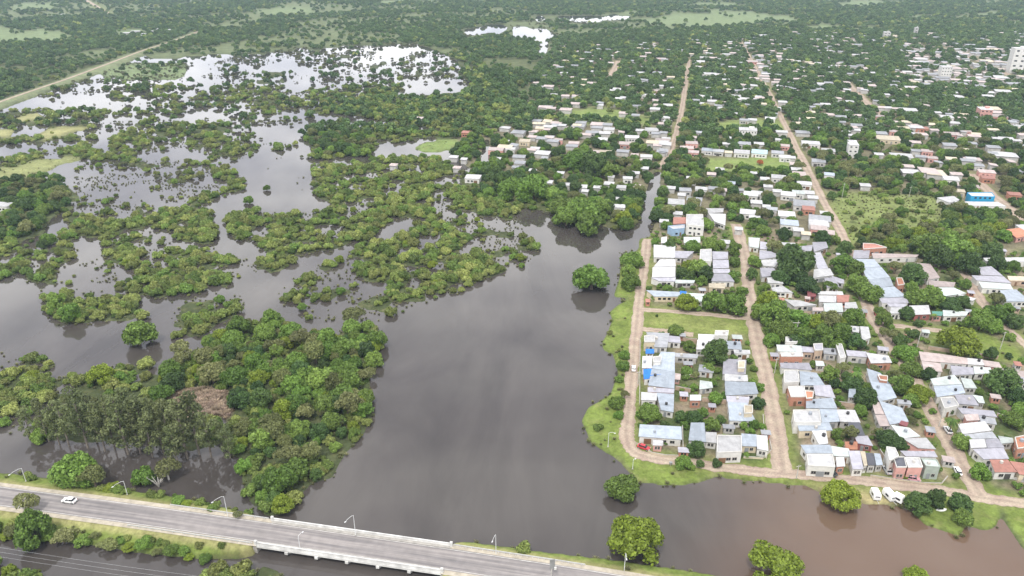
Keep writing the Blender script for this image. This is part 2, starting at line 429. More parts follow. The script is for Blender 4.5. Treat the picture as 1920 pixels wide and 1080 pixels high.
# central shrub belt
S([(580, 300), (592, 262), (640, 262), (705, 280), (690, 296), (660, 292), (640, 300), (700, 312), (740, 300), (780, 294), (830, 300), (870, 330), (960, 330), (1030, 380),
   (1042, 402), (985, 390), (960, 402), (972, 430), (987, 450), (1012, 468), (1018, 485), (980, 502), (930, 516), (890, 531), (860, 546), (820, 561), (780, 566), (750, 592),
   (713, 607), (703, 590), (742, 560), (700, 546), (690, 530), (652, 500), (640, 490), (600, 521), (570, 561), (560, 571), (530, 581), (513, 592), (518, 560), (528, 540),
   (560, 524), (590, 504), (630, 489), (660, 475), (690, 455), (660, 450), (640, 466), (560, 477), (500, 472), (480, 456), (430, 442), (423, 410), (470, 398), (540, 403),
   (600, 398), (640, 394), (590, 370), (588, 330)], amp=0.07, land=0.8)
S([(566, 255), (590, 238), (640, 232), (700, 238), (706, 282), (690, 296), (660, 292), (620, 298), (590, 285)], cover=3)
paint([(860, 330), (960, 322), (1030, 345), (1100, 340), (1200, 345), (1205, 380), (1190, 425), (1150, 428), (1040, 400), (985, 388), (900, 380)], land=1, cover=3, col=C_FOREST)
for P in ([(688, 456), (700, 439), (735, 414), (792, 407), (803, 415), (746, 441), (720, 453)], [(574, 436), (600, 421), (642, 419), (648, 430), (600, 440)],
          [(778, 492), (800, 470), (820, 462), (828, 470), (800, 485)], [(858, 470), (890, 445), (905, 440), (900, 455), (870, 490)]):
    paint(P, land=0, cover=0, amp=0.06)
paint([(560, 562), (600, 522), (650, 505), (700, 552), (738, 560), (710, 592), (722, 606), (690, 618), (620, 602), (560, 602)], cover=2, land=0.25)
paint([(900, 430), (960, 410), (985, 440), (960, 470), (900, 480)], cover=2, land=0.4)
paint([(480, 262), (560, 262), (585, 330), (560, 380), (480, 300)], cover=14, land=0)
# near wood on the left bank
S([(-480, 720), (0, 720), (50, 710), (150, 705), (200, 720), (290, 700), (318, 702), (330, 680), (370, 660), (400, 640), (430, 622), (480, 600), (540, 608), (560, 630),
   (600, 625), (620, 640), (660, 608), (708, 620), (713, 650), (706, 682), (690, 700), (697, 740), (699, 775), (682, 816), (656, 841), (636, 872), (620, 897), (585, 906),
   (566, 926), (550, 941), (535, 962), (500, 966), (470, 941), (455, 900), (450, 860), (430, 850), (420, 830), (360, 846), (240, 828), (140, 828), (50, 824), (0, 824), (-480, 850)],
  cover=10, amp=0.05, land=0.85)
paint([(-480, 730), (0, 720), (200, 722), (310, 705), (300, 760), (120, 760), (60, 830), (-480, 850)], cover=1)
paint([(300, 738), (340, 732), (425, 735), (442, 758), (430, 785), (350, 790), (305, 765)], land=1, cover=15, col=C_PINK)
paint([(95, 740), (300, 720), (300, 780), (360, 805), (430, 840), (420, 850), (240, 850), (100, 830)], cover=12)
# --- highway causeway and the bridge gap
paint([(-480, 830), (0, 888), (100, 898), (240, 922), (330, 934), (430, 958), (480, 974), (502, 984), (490, 1020), (470, 1042), (420, 1048), (330, 1042), (180, 1022), (100, 1012), (0, 1000), (-480, 930)],
      land=1, cover=4, col=C_GRASS, amp=0.03)
paint([(838, 1034), (862, 1022), (900, 1024), (1000, 1038), (1100, 1048), (1200, 1060), (1300, 1074), (1420, 1092), (2400, 1260), (2400, 1400), (800, 1400), (830, 1070)],
      land=1, cover=4, col=C_GRASS, amp=0.02)
paint([(-480, 925), (0, 985), (120, 1004), (260, 1020), (440, 1032), (470, 1042), (330, 1044), (180, 1024), (100, 1014), (0, 1002), (-480, 940)], cover=18, amp=0.02)
paint([(-480, 832), (0, 888), (100, 898), (240, 922), (330, 934), (470, 968), (470, 978), (330, 944), (240, 932), (0, 896), (-480, 840)], cover=18, amp=0.02)
paint([(395, 1080), (420, 1068), (480, 1060), (525, 1075), (540, 1120), (380, 1120)], land=0.8, cover=1)
paint([(-200, 1068), (0, 1065), (60, 1062), (82, 1080), (60, 1120), (-200, 1150)], land=0.8, cover=1)
paint([(335, 1062), (350, 1055), (385, 1056), (388, 1066), (345, 1070)], cover=2, land=0.4)
# --- town greens and clearings
paint([(1205, 590), (1300, 592), (1405, 600), (1406, 632), (1300, 628), (1205, 618)], cover=0, col=(0.155, 0.180, 0.055), amp=0.02)
for P in ([(1045, 210), (1100, 204), (1168, 208), (1172, 234), (1060, 238)], [(1335, 234), (1420, 223), (1474, 226), (1465, 248), (1345, 252)], [(1325, 298), (1400, 293), (1486, 295), (1480, 326), (1325, 324)],
          [(1190, 218), (1225, 216), (1222, 236), (1195, 236)]):
    paint(P, cover=8, col=(0.15, 0.195, 0.06))
NEAR_TOWN = pmask([(1196, 440), (1400, 430), (1560, 440), (1590, 470), (1720, 490), (1920, 470), (2100, 470), (2100, 960), (1165, 905), (1160, 700), (1170, 560)])
COVER[NEAR_TOWN & (COVER == 7)] = 13
paint([(1150, 560), (1162, 480), (1206, 470), (1206, 560)], cover=4, land=1, col=C_GRASS)
paint([(1552, 364), (1640, 359), (1748, 362), (1764, 400), (1800, 420), (1880, 440), (1870, 470), (1790, 500), (1690, 470), (1590, 450), (1575, 420)], cover=11, col=(0.145, 0.175, 0.06))
paint([(1715, 448), (1775, 412), (1870, 410), (1880, 440), (1850, 470), (1780, 500), (1680, 470)], cover=10)
paint([(1600, 445), (1640, 425), (1700, 430), (1700, 470), (1640, 462)], cover=10)
paint([(1690, 92), (1780, 86), (1960, 100), (1960, 172), (1850, 168), (1700, 150)], cover=16, col=(0.17, 0.15, 0.115))
paint([(905, 262), (918, 258), (922, 312), (906, 314)], land=0, cover=0)
paint([(930, 232), (1060, 228), (1250, 238), (1250, 300), (1150, 305), (930, 300)], cover=17)
paint([(1740, 618), (1830, 612), (1915, 660), (1915, 690), (1840, 672), (1740, 655)], cover=4, col=C_GRASS)

_an = fnoise(WX * 0.22, WY, 17.0, 131)
strip9 = (COVER == 9) & (_an > 0.585)
COVER[strip9] = 12; LAND[strip9] = 0.45; GCOL[strip9] = C_MUD
_an2 = fnoise(WX * 0.45, WY, 15.0, 141)
strip2 = (COVER == 2) & (_an2 > 0.57)
COVER[strip2] = 12; LAND[strip2] = 0.4
strip14 = (COVER == 14) & (_an2 > 0.70)
COVER[strip14] = 12
# pools among the shrubs: land level follows a patchy noise where the cover is only partly dry
_pn = fnoise(WX, WY, 13.0, 3)
part = (LAND > 0.01) & (LAND < 0.99)
_cl = fnoise(WX, WY, 11.0, 31)
thick = part & (COVER == 1)
LAND[part] = ((1.0 - _pn[part]) * 1.0 > (1 - LAND[part]) * 0.86 + 0.07).astype(float)
LAND[thick] = (_cl[thick] > 0.425).astype(float)

_yn = fnoise(WX, WY, 7.0, 91)[..., None]
_y13 = (COVER == 13)
GCOL[_y13] = (np.array((0.062, 0.085, 0.030)) * (1 - np.clip((_yn - 0.36) / 0.28, 0, 1)) + np.array((0.215, 0.175, 0.125)) * np.clip((_yn - 0.36) / 0.28, 0, 1))[_y13]
# ------------------------------------------------------------------ streets
def catmull(P, n=6):
    Q = []
    P = [Vector(p) for p in P]
    for i in range(len(P) - 1):
        a, b, c, d = P[max(i - 1, 0)], P[i], P[i + 1], P[min(i + 2, len(P) - 1)]
        for k in range(n):
            t = k / n
            Q.append(0.5 * ((2 * b) + (c - a) * t + (2 * a - 5 * b + 4 * c - d) * t * t + (3 * b - a - 3 * c + d) * t ** 3))
    Q.append(P[-1])
    return Q

ZL = 0.6            # level of the dry town ground above the flood
STREETS = [
    ('dirt_road', 4.8, [(1213, 448), (1208, 500), (1201, 545), (1195, 600), (1189, 660), (1184, 720), (1178, 780), (1175, 815), (1184, 843), (1215, 857), (1290, 868), (1380, 880),
                        (1470, 888), (1560, 895), (1650, 906), (1740, 917), (1830, 931), (1930, 945), (2060, 962)]),
    ('dirt_road', 6.2, [(1468, 886), (1455, 805), (1440, 722), (1425, 660), (1413, 605), (1405, 550), (1401, 505), (1393, 466), (1380, 420)]),
    ('dirt_road', 5.6, [(1838, 931), (1790, 850), (1745, 767), (1700, 690), (1645, 610), (1620, 560), (1600, 515), (1582, 448), (1541, 372), (1500, 290), (1464, 218), (1430, 152), (1389, 78)]),
    ('dirt_road', 4.0, [(1200, 580), (1260, 584), (1340, 591), (1406, 598)]),
    ('dirt_road', 4.5, [(1640, 606), (1700, 614), (1760, 620), (1810, 628)]),
    ('dirt_road', 5.6, [(1292, 112), (1288, 140), (1281, 190), (1273, 230), (1262, 270), (1248, 298), (1239, 318)]),
    ('dirt_road', 7.0, [(1822, 326), (1855, 360), (1900, 396), (1945, 430), (2000, 470)]),
    ('dirt_road', 5.0, [(1792, 478), (1815, 520), (1845, 570), (1882, 612), (1935, 655)]),
    ('dirt_road', 9.0, [(1588, 155), (1625, 193), (1657, 216)]),
    ('dirt_road', 9.0, [(1143, 150), (1150, 134), (1160, 114)]),
    ('dirt_road', 4.0, [(1205, 617), (1250, 622), (1300, 628)]),
    ('dirt_road', 10.0, [(148, -8), (178, 10), (212, 30)]),
    ('dirt_road', 9.0, [(1760, 88), (1830, 112), (1890, 140), (1960, 170)]),
]
HW = [gp(u, v, 2.6) for u, v in ((-420, 872), (-200, 902), (0, 930), (240, 962), (480, 996), (660, 1022), (830, 1047), (960, 1067), (1100, 1089), (1300, 1122), (1700, 1190))]
HW = [Vector((p.x, p.y, 0)) for p in HW]
HWL = catmull(HW, 8)

def seg_dist(line, X, Y):
    d = np.full(X.shape, 1e9)
    for a, b in zip(line[:-1:4] if len(line) > 60 else line[:-1], line[4::4] + [line[-1]] if len(line) > 60 else line[1:]):
        ex, ey = b.x - a.x, b.y - a.y
        L = ex * ex + ey * ey + 1e-9
        t = np.clip(((X - a.x) * ex + (Y - a.y) * ey) / L, 0, 1)
        d = np.minimum(d, np.hypot(X - a.x - t * ex, Y - a.y - t * ey))
    return d

ROADMASK = np.zeros((NV, NU), bool)
STREET_LINES = []
for nm, w, P in STREETS:
    line = catmull([gp(u, v, ZL) for u, v in P], 16)
    for p in line: p.z = 0
    STREET_LINES.append((nm, w, line))
    d = seg_dist(line, WX, WY)
    scale = np.maximum(1.0, np.hypot(WX, WY) / 500)
    m = d < w / 2 + 1.8 * scale
    LAND[m] = 1.0
    ROADMASK |= d < w / 2 + 1.0 + np.where(np.hypot(WX, WY) > 380, 0.5 * scale, 0.0)
    e = (d < w / 2 + 1.2 * scale)
    GCOL[e] = GCOL[e] * 0.35 + (np.array(C_GRASS) * 0.45 + np.array(C_DRY) * 0.2)
    wide = (d < w / 2 + 3.4) & (GV > 420)
    GCOL[wide] = GCOL[wide] * 0.45 + np.array(C_GRASS) * 0.5
COVER[ROADMASK] = 0
DH = seg_dist(HWL, WX, WY)

def blur(A, n=1):
    for _ in range(n):
        A = (np.roll(A, 1, 0) + A * 2 + np.roll(A, -1, 0)) / 4
        A = (np.roll(A, 1, 1) + A * 2 + np.roll(A, -1, 1)) / 4
    return A
LB = blur(LAND, 2)
HGT = -0.9 + (ZL + 0.9) * np.clip(LB * 1.12, 0, 1) ** 0.9
veg = np.isin(COVER, (1, 2, 9, 10, 12, 15)) & (LAND > 0.5)
HGT = np.where(veg, np.minimum(HGT, 0.10 + 0.35 * _pn), HGT)
BR0, BR1 = HW[4], HW[6]
emb = (LB > 0.3) & (DH < 16) & (GV > 820)
HGT = np.where(emb, np.maximum(HGT, np.clip(2.52 - np.maximum(DH - 5.2, 0) * 0.30, -0.9, 2.52) * np.clip((LB - 0.3) * 2.2, 0, 1)), HGT)
# flood dyke on the far left
DYKE = [gp(u, v, 2.0) for u, v in ((-420, 345), (-200, 268), (0, 193), (60, 172), (130, 148), (200, 122), (268, 96), (330, 76), (372, 60))]
for p in DYKE: p.z = 0
DD = seg_dist(DYKE, WX, WY)
dk = DD < 22
LANDD = np.clip(3.0 - np.maximum(DD - 4, 0) * 0.3, -0.9, 3.0)
HGT = np.where(dk & (DD < 15), np.maximum(HGT, LANDD), HGT)
GCOL[DD < 10] = (0.165, 0.190, 0.105)
COVER[DD < 12] = 0
GCOL[emb & (DH < 7.2)] = np.array(C_DRY) * 0.6 + np.array(C_GRASS) * 0.4
GC = np.stack([blur(GCOL[..., k], 1) for k in range(3)], -1)

def cell(x, y):
    u, v, _ = pj(x, y, 0.0)
    i = np.clip(np.rint((u - U0) / STEP), 0, NU - 1).astype(int)
    j = np.clip(np.rint((v - V0) / STEP), 0, NV - 1).astype(int)
    return i, j, u, v
def gheight(x, y):
    i, j, u, v = cell(np.float64(x), np.float64(y))
    return float(HGT[j, i])

# ------------------------------------------------------------------ ground sheet
rows_v = list(gv)
extra = [-74.0, -82.0]
allv = np.array(extra[::-1] + [float(a) for a in rows_v])
nr = len(allv)
AU, AV = np.meshgrid(gu.astype(float), allv)
_t2 = HC / (SP - (CY - AV) / F * CP)
GX, GY = (AU - CX) / F * _t2, (CP + (CY - AV) / F * SP) * _t2
GZ = np.vstack([np.full((2, NU), ZL), HGT]); GCA = np.concatenate([np.broadcast_to(np.array(C_FOREST), (2, NU, 3)), GC], 0)
me = bpy.data.meshes.new('ground')
nv = nr * NU
me.vertices.add(nv)
me.vertices.foreach_set('co', np.stack([GX, GY, GZ], -1).reshape(-1).astype(np.float32))
idx = np.arange(nv).reshape(nr, NU)
q = np.stack([idx[1:, :-1], idx[1:, 1:], idx[:-1, 1:], idx[:-1, :-1]], -1).reshape(-1, 4)
me.loops.add(q.size); me.loops.foreach_set('vertex_index', q.reshape(-1).astype(np.int32))
me.polygons.add(len(q)); me.polygons.foreach_set('loop_start', (np.arange(len(q)) * 4).astype(np.int32))
me.polygons.foreach_set('use_smooth', np.ones(len(q), bool))
at = me.color_attributes.new('soil', 'FLOAT_COLOR', 'POINT')
at.data.foreach_set('color', np.concatenate([GCA, np.ones((nr, NU, 1))], -1).reshape(-1).astype(np.float32))
me.update(); me.validate()
def ground_material():
    m, n, l, b = nt_new('soil_and_grass')
    a = n.new('ShaderNodeAttribute'); a.attribute_name = 'soil'
    geo = n.new('ShaderNodeNewGeometry')
    def nz(sc, det=5, ro=0.6):
        t = n.new('ShaderNodeTexNoise'); t.inputs['Scale'].default_value = sc; t.inputs['Detail'].default_value = det; t.inputs['Roughness'].default_value = ro
        l.new(geo.outputs['Position'], t.inputs['Vector']); return t
    n1, n2, n3 = nz(0.09), nz(0.7, 6, 0.7), nz(0.22)
    m1 = n.new('ShaderNodeMapRange'); m1.inputs['From Min'].default_value = 0.3; m1.inputs['From Max'].default_value = 0.7
    m1.inputs['To Min'].default_value = 0.75; m1.inputs['To Max'].default_value = 1.25; l.new(n1.outputs['Fac'], m1.inputs['Value'])
    m2 = n.new('ShaderNodeMapRange'); m2.inputs['From Min'].default_value = 0.25; m2.inputs['From Max'].default_value = 0.75
    m2.inputs['To Min'].default_value = 0.55; m2.inputs['To Max'].default_value = 1.45; l.new(n2.outputs['Fac'], m2.inputs['Value'])
    mu = n.new('ShaderNodeMath'); mu.operation = 'MULTIPLY'; l.new(m1.outputs[0], mu.inputs[0]); l.new(m2.outputs[0], mu.inputs[1])
    hv = n.new('ShaderNodeHueSaturation'); l.new(a.outputs['Color'], hv.inputs['Color']); l.new(mu.outputs[0], hv.inputs['Value'])
    mx = n.new('ShaderNodeMix'); mx.data_type = 'RGBA'; mx.inputs['B'].default_value = (*C_DRY, 1)
    m3 = n.new('ShaderNodeMapRange'); m3.inputs['From Min'].default_value = 0.52; m3.inputs['From Max'].default_value = 0.72; m3.inputs['To Max'].default_value = 0.28
    l.new(n3.outputs['Fac'], m3.inputs['Value']); l.new(m3.outputs[0], mx.inputs['Factor']); l.new(hv.outputs[0], mx.inputs['A'])
    l.new(mx.outputs['Result'], b.inputs['Base Color'])
    b.inputs['Roughness'].default_value = 0.95; b.inputs['Specular IOR Level'].default_value = 0.1
    bp = n.new('ShaderNodeBump'); bp.inputs['Strength'].default_value = 0.6; bp.inputs['Distance'].default_value = 0.4
    l.new(n2.outputs['Fac'], bp.inputs['Height']); l.new(bp.outputs[0], b.inputs['Normal'])
    return m
me.materials.append(ground_material())
ground = bpy.data.objects.new('ground', me); COL.objects.link(ground); tag(ground, kind='structure')

# ------------------------------------------------------------------ flood water
def water_material():
    m, n, l, b = nt_new('flood_water')
    a = n.new('ShaderNodeAttribute'); a.attribute_name = 'silt'
    geo = n.new('ShaderNodeNewGeometry')
    nz = n.new('ShaderNodeTexNoise'); nz.inputs['Scale'].default_value = 0.03; nz.inputs['Detail'].default_value = 5
    l.new(geo.outputs['Position'], nz.inputs['Vector'])
    ad = n.new('ShaderNodeMath'); ad.operation = 'MULTIPLY_ADD'; l.new(nz.outputs['Fac'], ad.inputs[0]); ad.inputs[1].default_value = 1.1; ad.inputs[2].default_value = -0.55
    sm = n.new('ShaderNodeMath'); sm.operation = 'ADD'; sm.use_clamp = True
    l.new(ad.outputs[0], sm.inputs[0]); l.new(a.outputs['Fac'], sm.inputs[1])
    mu = n.new('ShaderNodeMath'); mu.operation = 'MULTIPLY'; l.new(sm.outputs[0], mu.inputs[0]); l.new(a.outputs['Fac'], mu.inputs[1])
    mx = n.new('ShaderNodeMix'); mx.data_type = 'RGBA'
    mx.inputs['B'].default_value = (0.112, 0.073, 0.050, 1)
    l.new(mu.outputs[0], mx.inputs['Factor']); l.new(mx.outputs['Result'], b.inputs['Base Color'])
    # base colour varies between darker and paler tones in long soft streaks
    mp = n.new('ShaderNodeMapping'); mp.inputs['Scale'].default_value = (0.030, 0.009, 1.0); mp.inputs['Rotation'].default_value = (0, 0, 0.25)
    l.new(geo.outputs['Position'], mp.inputs['Vector'])
    st = n.new('ShaderNodeTexNoise'); st.inputs['Scale'].default_value = 1.0; st.inputs['Detail'].default_value = 6; st.inputs['Roughness'].default_value = 0.62; st.inputs['Distortion'].default_value = 0.6
    l.new(mp.outputs[0], st.inputs['Vector'])
    sr = n.new('ShaderNodeValToRGB'); sr.color_ramp.elements[0].position = 0.36; sr.color_ramp.elements[0].color = (0.037, 0.032, 0.029, 1)
    sr.color_ramp.elements[1].position = 0.68; sr.color_ramp.elements[1].color = (0.068, 0.060, 0.055, 1)
    l.new(st.outputs['Fac'], sr.inputs['Fac']); l.new(sr.outputs[0], mx.inputs['A'])
    b.inputs['Roughness'].default_value = 0.03; b.inputs['IOR'].default_value = 1.42
    w = n.new('ShaderNodeTexNoise'); w.inputs['Scale'].default_value = 0.55; w.inputs['Detail'].default_value = 4
    l.new(geo.outputs['Position'], w.inputs['Vector'])
    bp = n.new('ShaderNodeBump'); bp.inputs['Strength'].default_value = 0.06; bp.inputs['Distance'].default_value = 0.04
    l.new(w.outputs['Fac'], bp.inputs['Height']); l.new(bp.outputs[0], b.inputs['Normal'])
    return m
wu = np.arange(U0, U1 + 1, 24).astype(float); wv = np.arange(24, V1 + 1, 12).astype(float)
AU, AV = np.meshgrid(wu, wv)
_t3 = HC / (SP - (CY - AV) / F * CP)
wx, wy = (AU - CX) / F * _t3, (CP + (CY - AV) / F * SP) * _t3
silt = 1 / (1 + np.exp(-((AU - 1330) - (1010 - AV) * 0.35) / 85.0)) * np.clip((AV - 860) / 40, 0, 1)
nrw, ncw = AU.shape
idx = np.arange(nrw * ncw).reshape(nrw, ncw)
q = np.stack([idx[1:, :-1], idx[1:, 1:], idx[:-1, 1:], idx[:-1, :-1]], -1).reshape(-1, 4)
water = mesh_obj('water', np.stack([wx, wy, np.zeros_like(wx)], -1).reshape(-1, 3), [tuple(r) for r in q.tolist()], water_material(), smooth=True)
fa = water.data.attributes.new('silt', 'FLOAT', 'POINT'); fa.data.foreach_set('value', silt.reshape(-1).astype(np.float32))
tag(water, kind='structure')

# ------------------------------------------------------------------ road surfaces
def strip(name, line, w, z, material, crown=0.0, parent=None, off=0.0, rag=0.0):
    rg = random.Random(len(line) * 7 + int(w * 10)); rl_ = rr_ = 0.0
    V, Fc, UV = [], [], []
    L = 0.0
    n = len(line)
    offs = (-0.5, -0.25, 0.0, 0.25, 0.5)
    for i, p in enumerate(line):
        d = (line[min(i + 1, n - 1)] - line[max(i - 1, 0)]); d.z = 0; d.normalize()
        nrm = Vector((-d.y, d.x, 0))
        if i: L += (p - line[i - 1]).length
        zz = z[i] if isinstance(z, (list, tuple)) else z
        rl_ = rl_ * 0.6 + rg.uniform(-1, 1) * rag; rr_ = rr_ * 0.6 + rg.uniform(-1, 1) * rag
        for o in offs:
            q = p + nrm * (o * w + off + (rr_ if o > 0.4 else (-rl_ if o < -0.4 else 0)))
            V.append((q.x, q.y, zz + crown * (1 - (2 * o) ** 2)))
            UV.append((o + 0.5, L))
    k = len(offs)
    fu = []
    for i in range(n - 1):
        for j in range(k - 1):
            f = (i * k + j, (i + 1) * k + j, (i + 1) * k + j + 1, i * k + j + 1)[::-1]
            Fc.append(f); fu.append([UV[a] for a in f])
    return mesh_obj(name, V, Fc, material, parent, uvs=fu)

def dirt_material():
    m, n, l, b = nt_new('packed_dirt')
    uv = n.new('ShaderNodeUVMap'); uv.uv_map = 'UVMap'
    sx = n.new('ShaderNodeSeparateXYZ'); l.new(uv.outputs[0], sx.inputs[0])
    geo = n.new('ShaderNodeNewGeometry')
    n1 = n.new('ShaderNodeTexNoise'); n1.inputs['Scale'].default_value = 0.25; n1.inputs['Detail'].default_value = 6; l.new(geo.outputs['Position'], n1.inputs['Vector'])
    n2 = n.new('ShaderNodeTexNoise'); n2.inputs['Scale'].default_value = 1.6; n2.inputs['Detail'].default_value = 5; l.new(geo.outputs['Position'], n2.inputs['Vector'])
    # wheel tracks: paler packed bands at a quarter and three quarters of the width
    w = n.new('ShaderNodeMath'); w.operation = 'MULTIPLY_ADD'; l.new(sx.outputs[0], w.inputs[0]); w.inputs[1].default_value = 12.566
    l.new(n1.outputs['Fac'], w.inputs[2])
    c = n.new('ShaderNodeMath'); c.operation = 'COSINE'; l.new(w.outputs[0], c.inputs[0])
    mr = n.new('ShaderNodeMapRange'); mr.inputs['From Min'].default_value = -1; mr.inputs['To Min'].default_value = 1.10; mr.inputs['To Max'].default_value = 0.88
    l.new(c.outputs[0], mr.inputs['Value'])
    m2 = n.new('ShaderNodeMapRange'); m2.inputs['From Min'].default_value = 0.3; m2.inputs['From Max'].default_value = 0.7; m2.inputs['To Min'].default_value = 0.8; m2.inputs['To Max'].default_value = 1.15
    l.new(n2.outputs['Fac'], m2.inputs['Value'])
    mu = n.new('ShaderNodeMath'); mu.operation = 'MULTIPLY'; l.new(mr.outputs[0], mu.inputs[0]); l.new(m2.outputs[0], mu.inputs[1])
    mx = n.new('ShaderNodeMix'); mx.data_type = 'RGBA'; mx.inputs['A'].default_value = (0.27, 0.208, 0.168, 1); mx.inputs['B'].default_value = (0.335, 0.278, 0.215, 1)
    m3 = n.new('ShaderNodeMapRange'); m3.inputs['From Min'].default_value = 0.35; m3.inputs['From Max'].default_value = 0.65; l.new(n1.outputs['Fac'], m3.inputs['Value'])
    l.new(m3.outputs[0], mx.inputs['Factor'])
    hv = n.new('ShaderNodeHueSaturation'); l.new(mx.outputs['Result'], hv.inputs['Color']); l.new(mu.outputs[0], hv.inputs['Value'])
    l.new(hv.outputs[0], b.inputs['Base Color']); b.inputs['Roughness'].default_value = 0.95; b.inputs['Specular IOR Level'].default_value = 0.1
    return m
def asphalt_material():
    m, n, l, b = nt_new('worn_asphalt')
    uv = n.new('ShaderNodeUVMap'); uv.uv_map = 'UVMap'
    mp = n.new('ShaderNodeMapping'); mp.inputs['Scale'].default_value = (9.0, 0.03, 1); l.new(uv.outputs[0], mp.inputs['Vector'])
    n1 = n.new('ShaderNodeTexNoise'); n1.inputs['Scale'].default_value = 1.0; n1.inputs['Detail'].default_value = 5; l.new(mp.outputs[0], n1.inputs['Vector'])
    geo = n.new('ShaderNodeNewGeometry')
    n2 = n.new('ShaderNodeTexNoise'); n2.inputs['Scale'].default_value = 0.5; n2.inputs['Detail'].default_value = 5; l.new(geo.outputs['Position'], n2.inputs['Vector'])
    r = n.new('ShaderNodeValToRGB'); r.color_ramp.elements[0].position = 0.36; r.color_ramp.elements[0].color = (0.135, 0.125, 0.125, 1)
    r.color_ramp.elements[1].position = 0.64; r.color_ramp.elements[1].color = (0.235, 0.215, 0.205, 1); l.new(n1.outputs['Fac'], r.inputs['Fac'])
    m2 = n.new('ShaderNodeMapRange'); m2.inputs['From Min'].default_value = 0.3; m2.inputs['From Max'].default_value = 0.7; m2.inputs['To Min'].default_value = 0.88; m2.inputs['To Max'].default_value = 1.1
    l.new(n2.outputs['Fac'], m2.inputs['Value'])
    hv = n.new('ShaderNodeHueSaturation'); l.new(r.outputs[0], hv.inputs['Color']); l.new(m2.outputs[0], hv.inputs['Value'])
    l.new(hv.outputs[0], b.inputs['Base Color']); b.inputs['Roughness'].default_value = 0.85
    return m
MD, MA = dirt_material(), asphalt_material()
for k, (nm, w, line) in enumerate(STREET_LINES):
    tag(strip(nm, line, w, ZL + 0.05 + 0.006 * k, MD, 0.03, rag=0.38), kind='structure')

tag(strip('dyke_track', catmull(DYKE, 8), 4.2, 3.06, MD, 0.0), kind='structure')
def arc_pos(line):
    s = [0.0]
    for a, b in zip(line[:-1], line[1:]): s.append(s[-1] + (b - a).length)
    return s
def sub_line(line, p0, p1):
    d0 = min(range(len(line)), key=lambda i: (line[i] - p0).length); d1 = min(range(len(line)), key=lambda i: (line[i] - p1).length)
    return d0, d1
ROAD_Z = 2.62
# fine centre line for the highway and where the bridge begins and ends on it
HWL = catmull(HW, 24)
b0, b1 = sub_line(HWL, Vector((*gp(494, 998, 2.6)[:2], 0)), Vector((*gp(834, 1048, 2.6)[:2], 0)))
PAVE = 7.6
MSHOULDER = mat('shoulder_gravel', (0.33, 0.295, 0.235), 0.95, 0.2, 0.7)
tag(strip('road_shoulder', HWL[:b0 + 1], PAVE + 3.0, ROAD_Z - 0.03, MSHOULDER), kind='structure')
tag(strip('road_shoulder', HWL[b1:], PAVE + 3.0, ROAD_Z - 0.03, MSHOULDER), kind='structure')
tag(strip('highway', HWL, PAVE, ROAD_Z, MA, 0.04), kind='structure')
MPAINT = mat('road_paint', (0.46, 0.45, 0.42), 0.8, 0.3, 0.6)
for s in (-1, 1):
    tag(strip('edge_line', HWL, 0.14, ROAD_Z + 0.012, MPAINT, off=s * (PAVE / 2 - 0.35)), kind='structure')

# ------------------------------------------------------------------ plants: prototypes
LM = {
    'green': leaf_mat('leaves_green', (0.098, 0.182, 0.028), (0.145, 0.212, 0.042)),
    'dark': leaf_mat('leaves_dark', (0.048, 0.096, 0.026), (0.076, 0.125, 0.031)),
    'lime': leaf_mat('leaves_lime', (0.165, 0.225, 0.024), (0.190, 0.240, 0.028), objvar=0.15),
    'olive': leaf_mat('leaves_olive', (0.125, 0.145, 0.048), (0.160, 0.170, 0.066)),
    'marsh': leaf_mat('leaves_marsh', (0.108, 0.182, 0.034), (0.225, 0.250, 0.072), objvar=0.40),
    'euc': leaf_mat('leaves_eucalyptus', (0.098, 0.126, 0.046), (0.135, 0.155, 0.062)),
    'reed': leaf_mat('leaves_reed', (0.20, 0.195, 0.095), (0.15, 0.165, 0.065), transl=0.4),
    'dry': leaf_mat('leaves_dry_reed', (0.38, 0.285, 0.225), (0.31, 0.25, 0.165), transl=0.35),
    'flame': leaf_mat('leaves_flame', (0.36, 0.105, 0.035), (0.30, 0.13, 0.04), objvar=0.1),
    'far': leaf_mat('leaves_woodland', (0.064, 0.120, 0.034), (0.100, 0.154, 0.046)),
    'wet': leaf_mat('leaves_drowned', (0.095, 0.108, 0.048), (0.135, 0.140, 0.066)),
}
BARK = mat('bark', (0.115, 0.09, 0.07), 0.9, 0.25, 2.0)
EUCBARK = mat('eucalyptus_bark', (0.17, 0.145, 0.12), 0.9, 0.3, 1.5)
PALEBARK = mat('pale_bark', (0.40, 0.38, 0.35), 0.9, 0.15, 2.0)

def unit(a): return a / np.linalg.norm(a, axis=-1, keepdims=True)

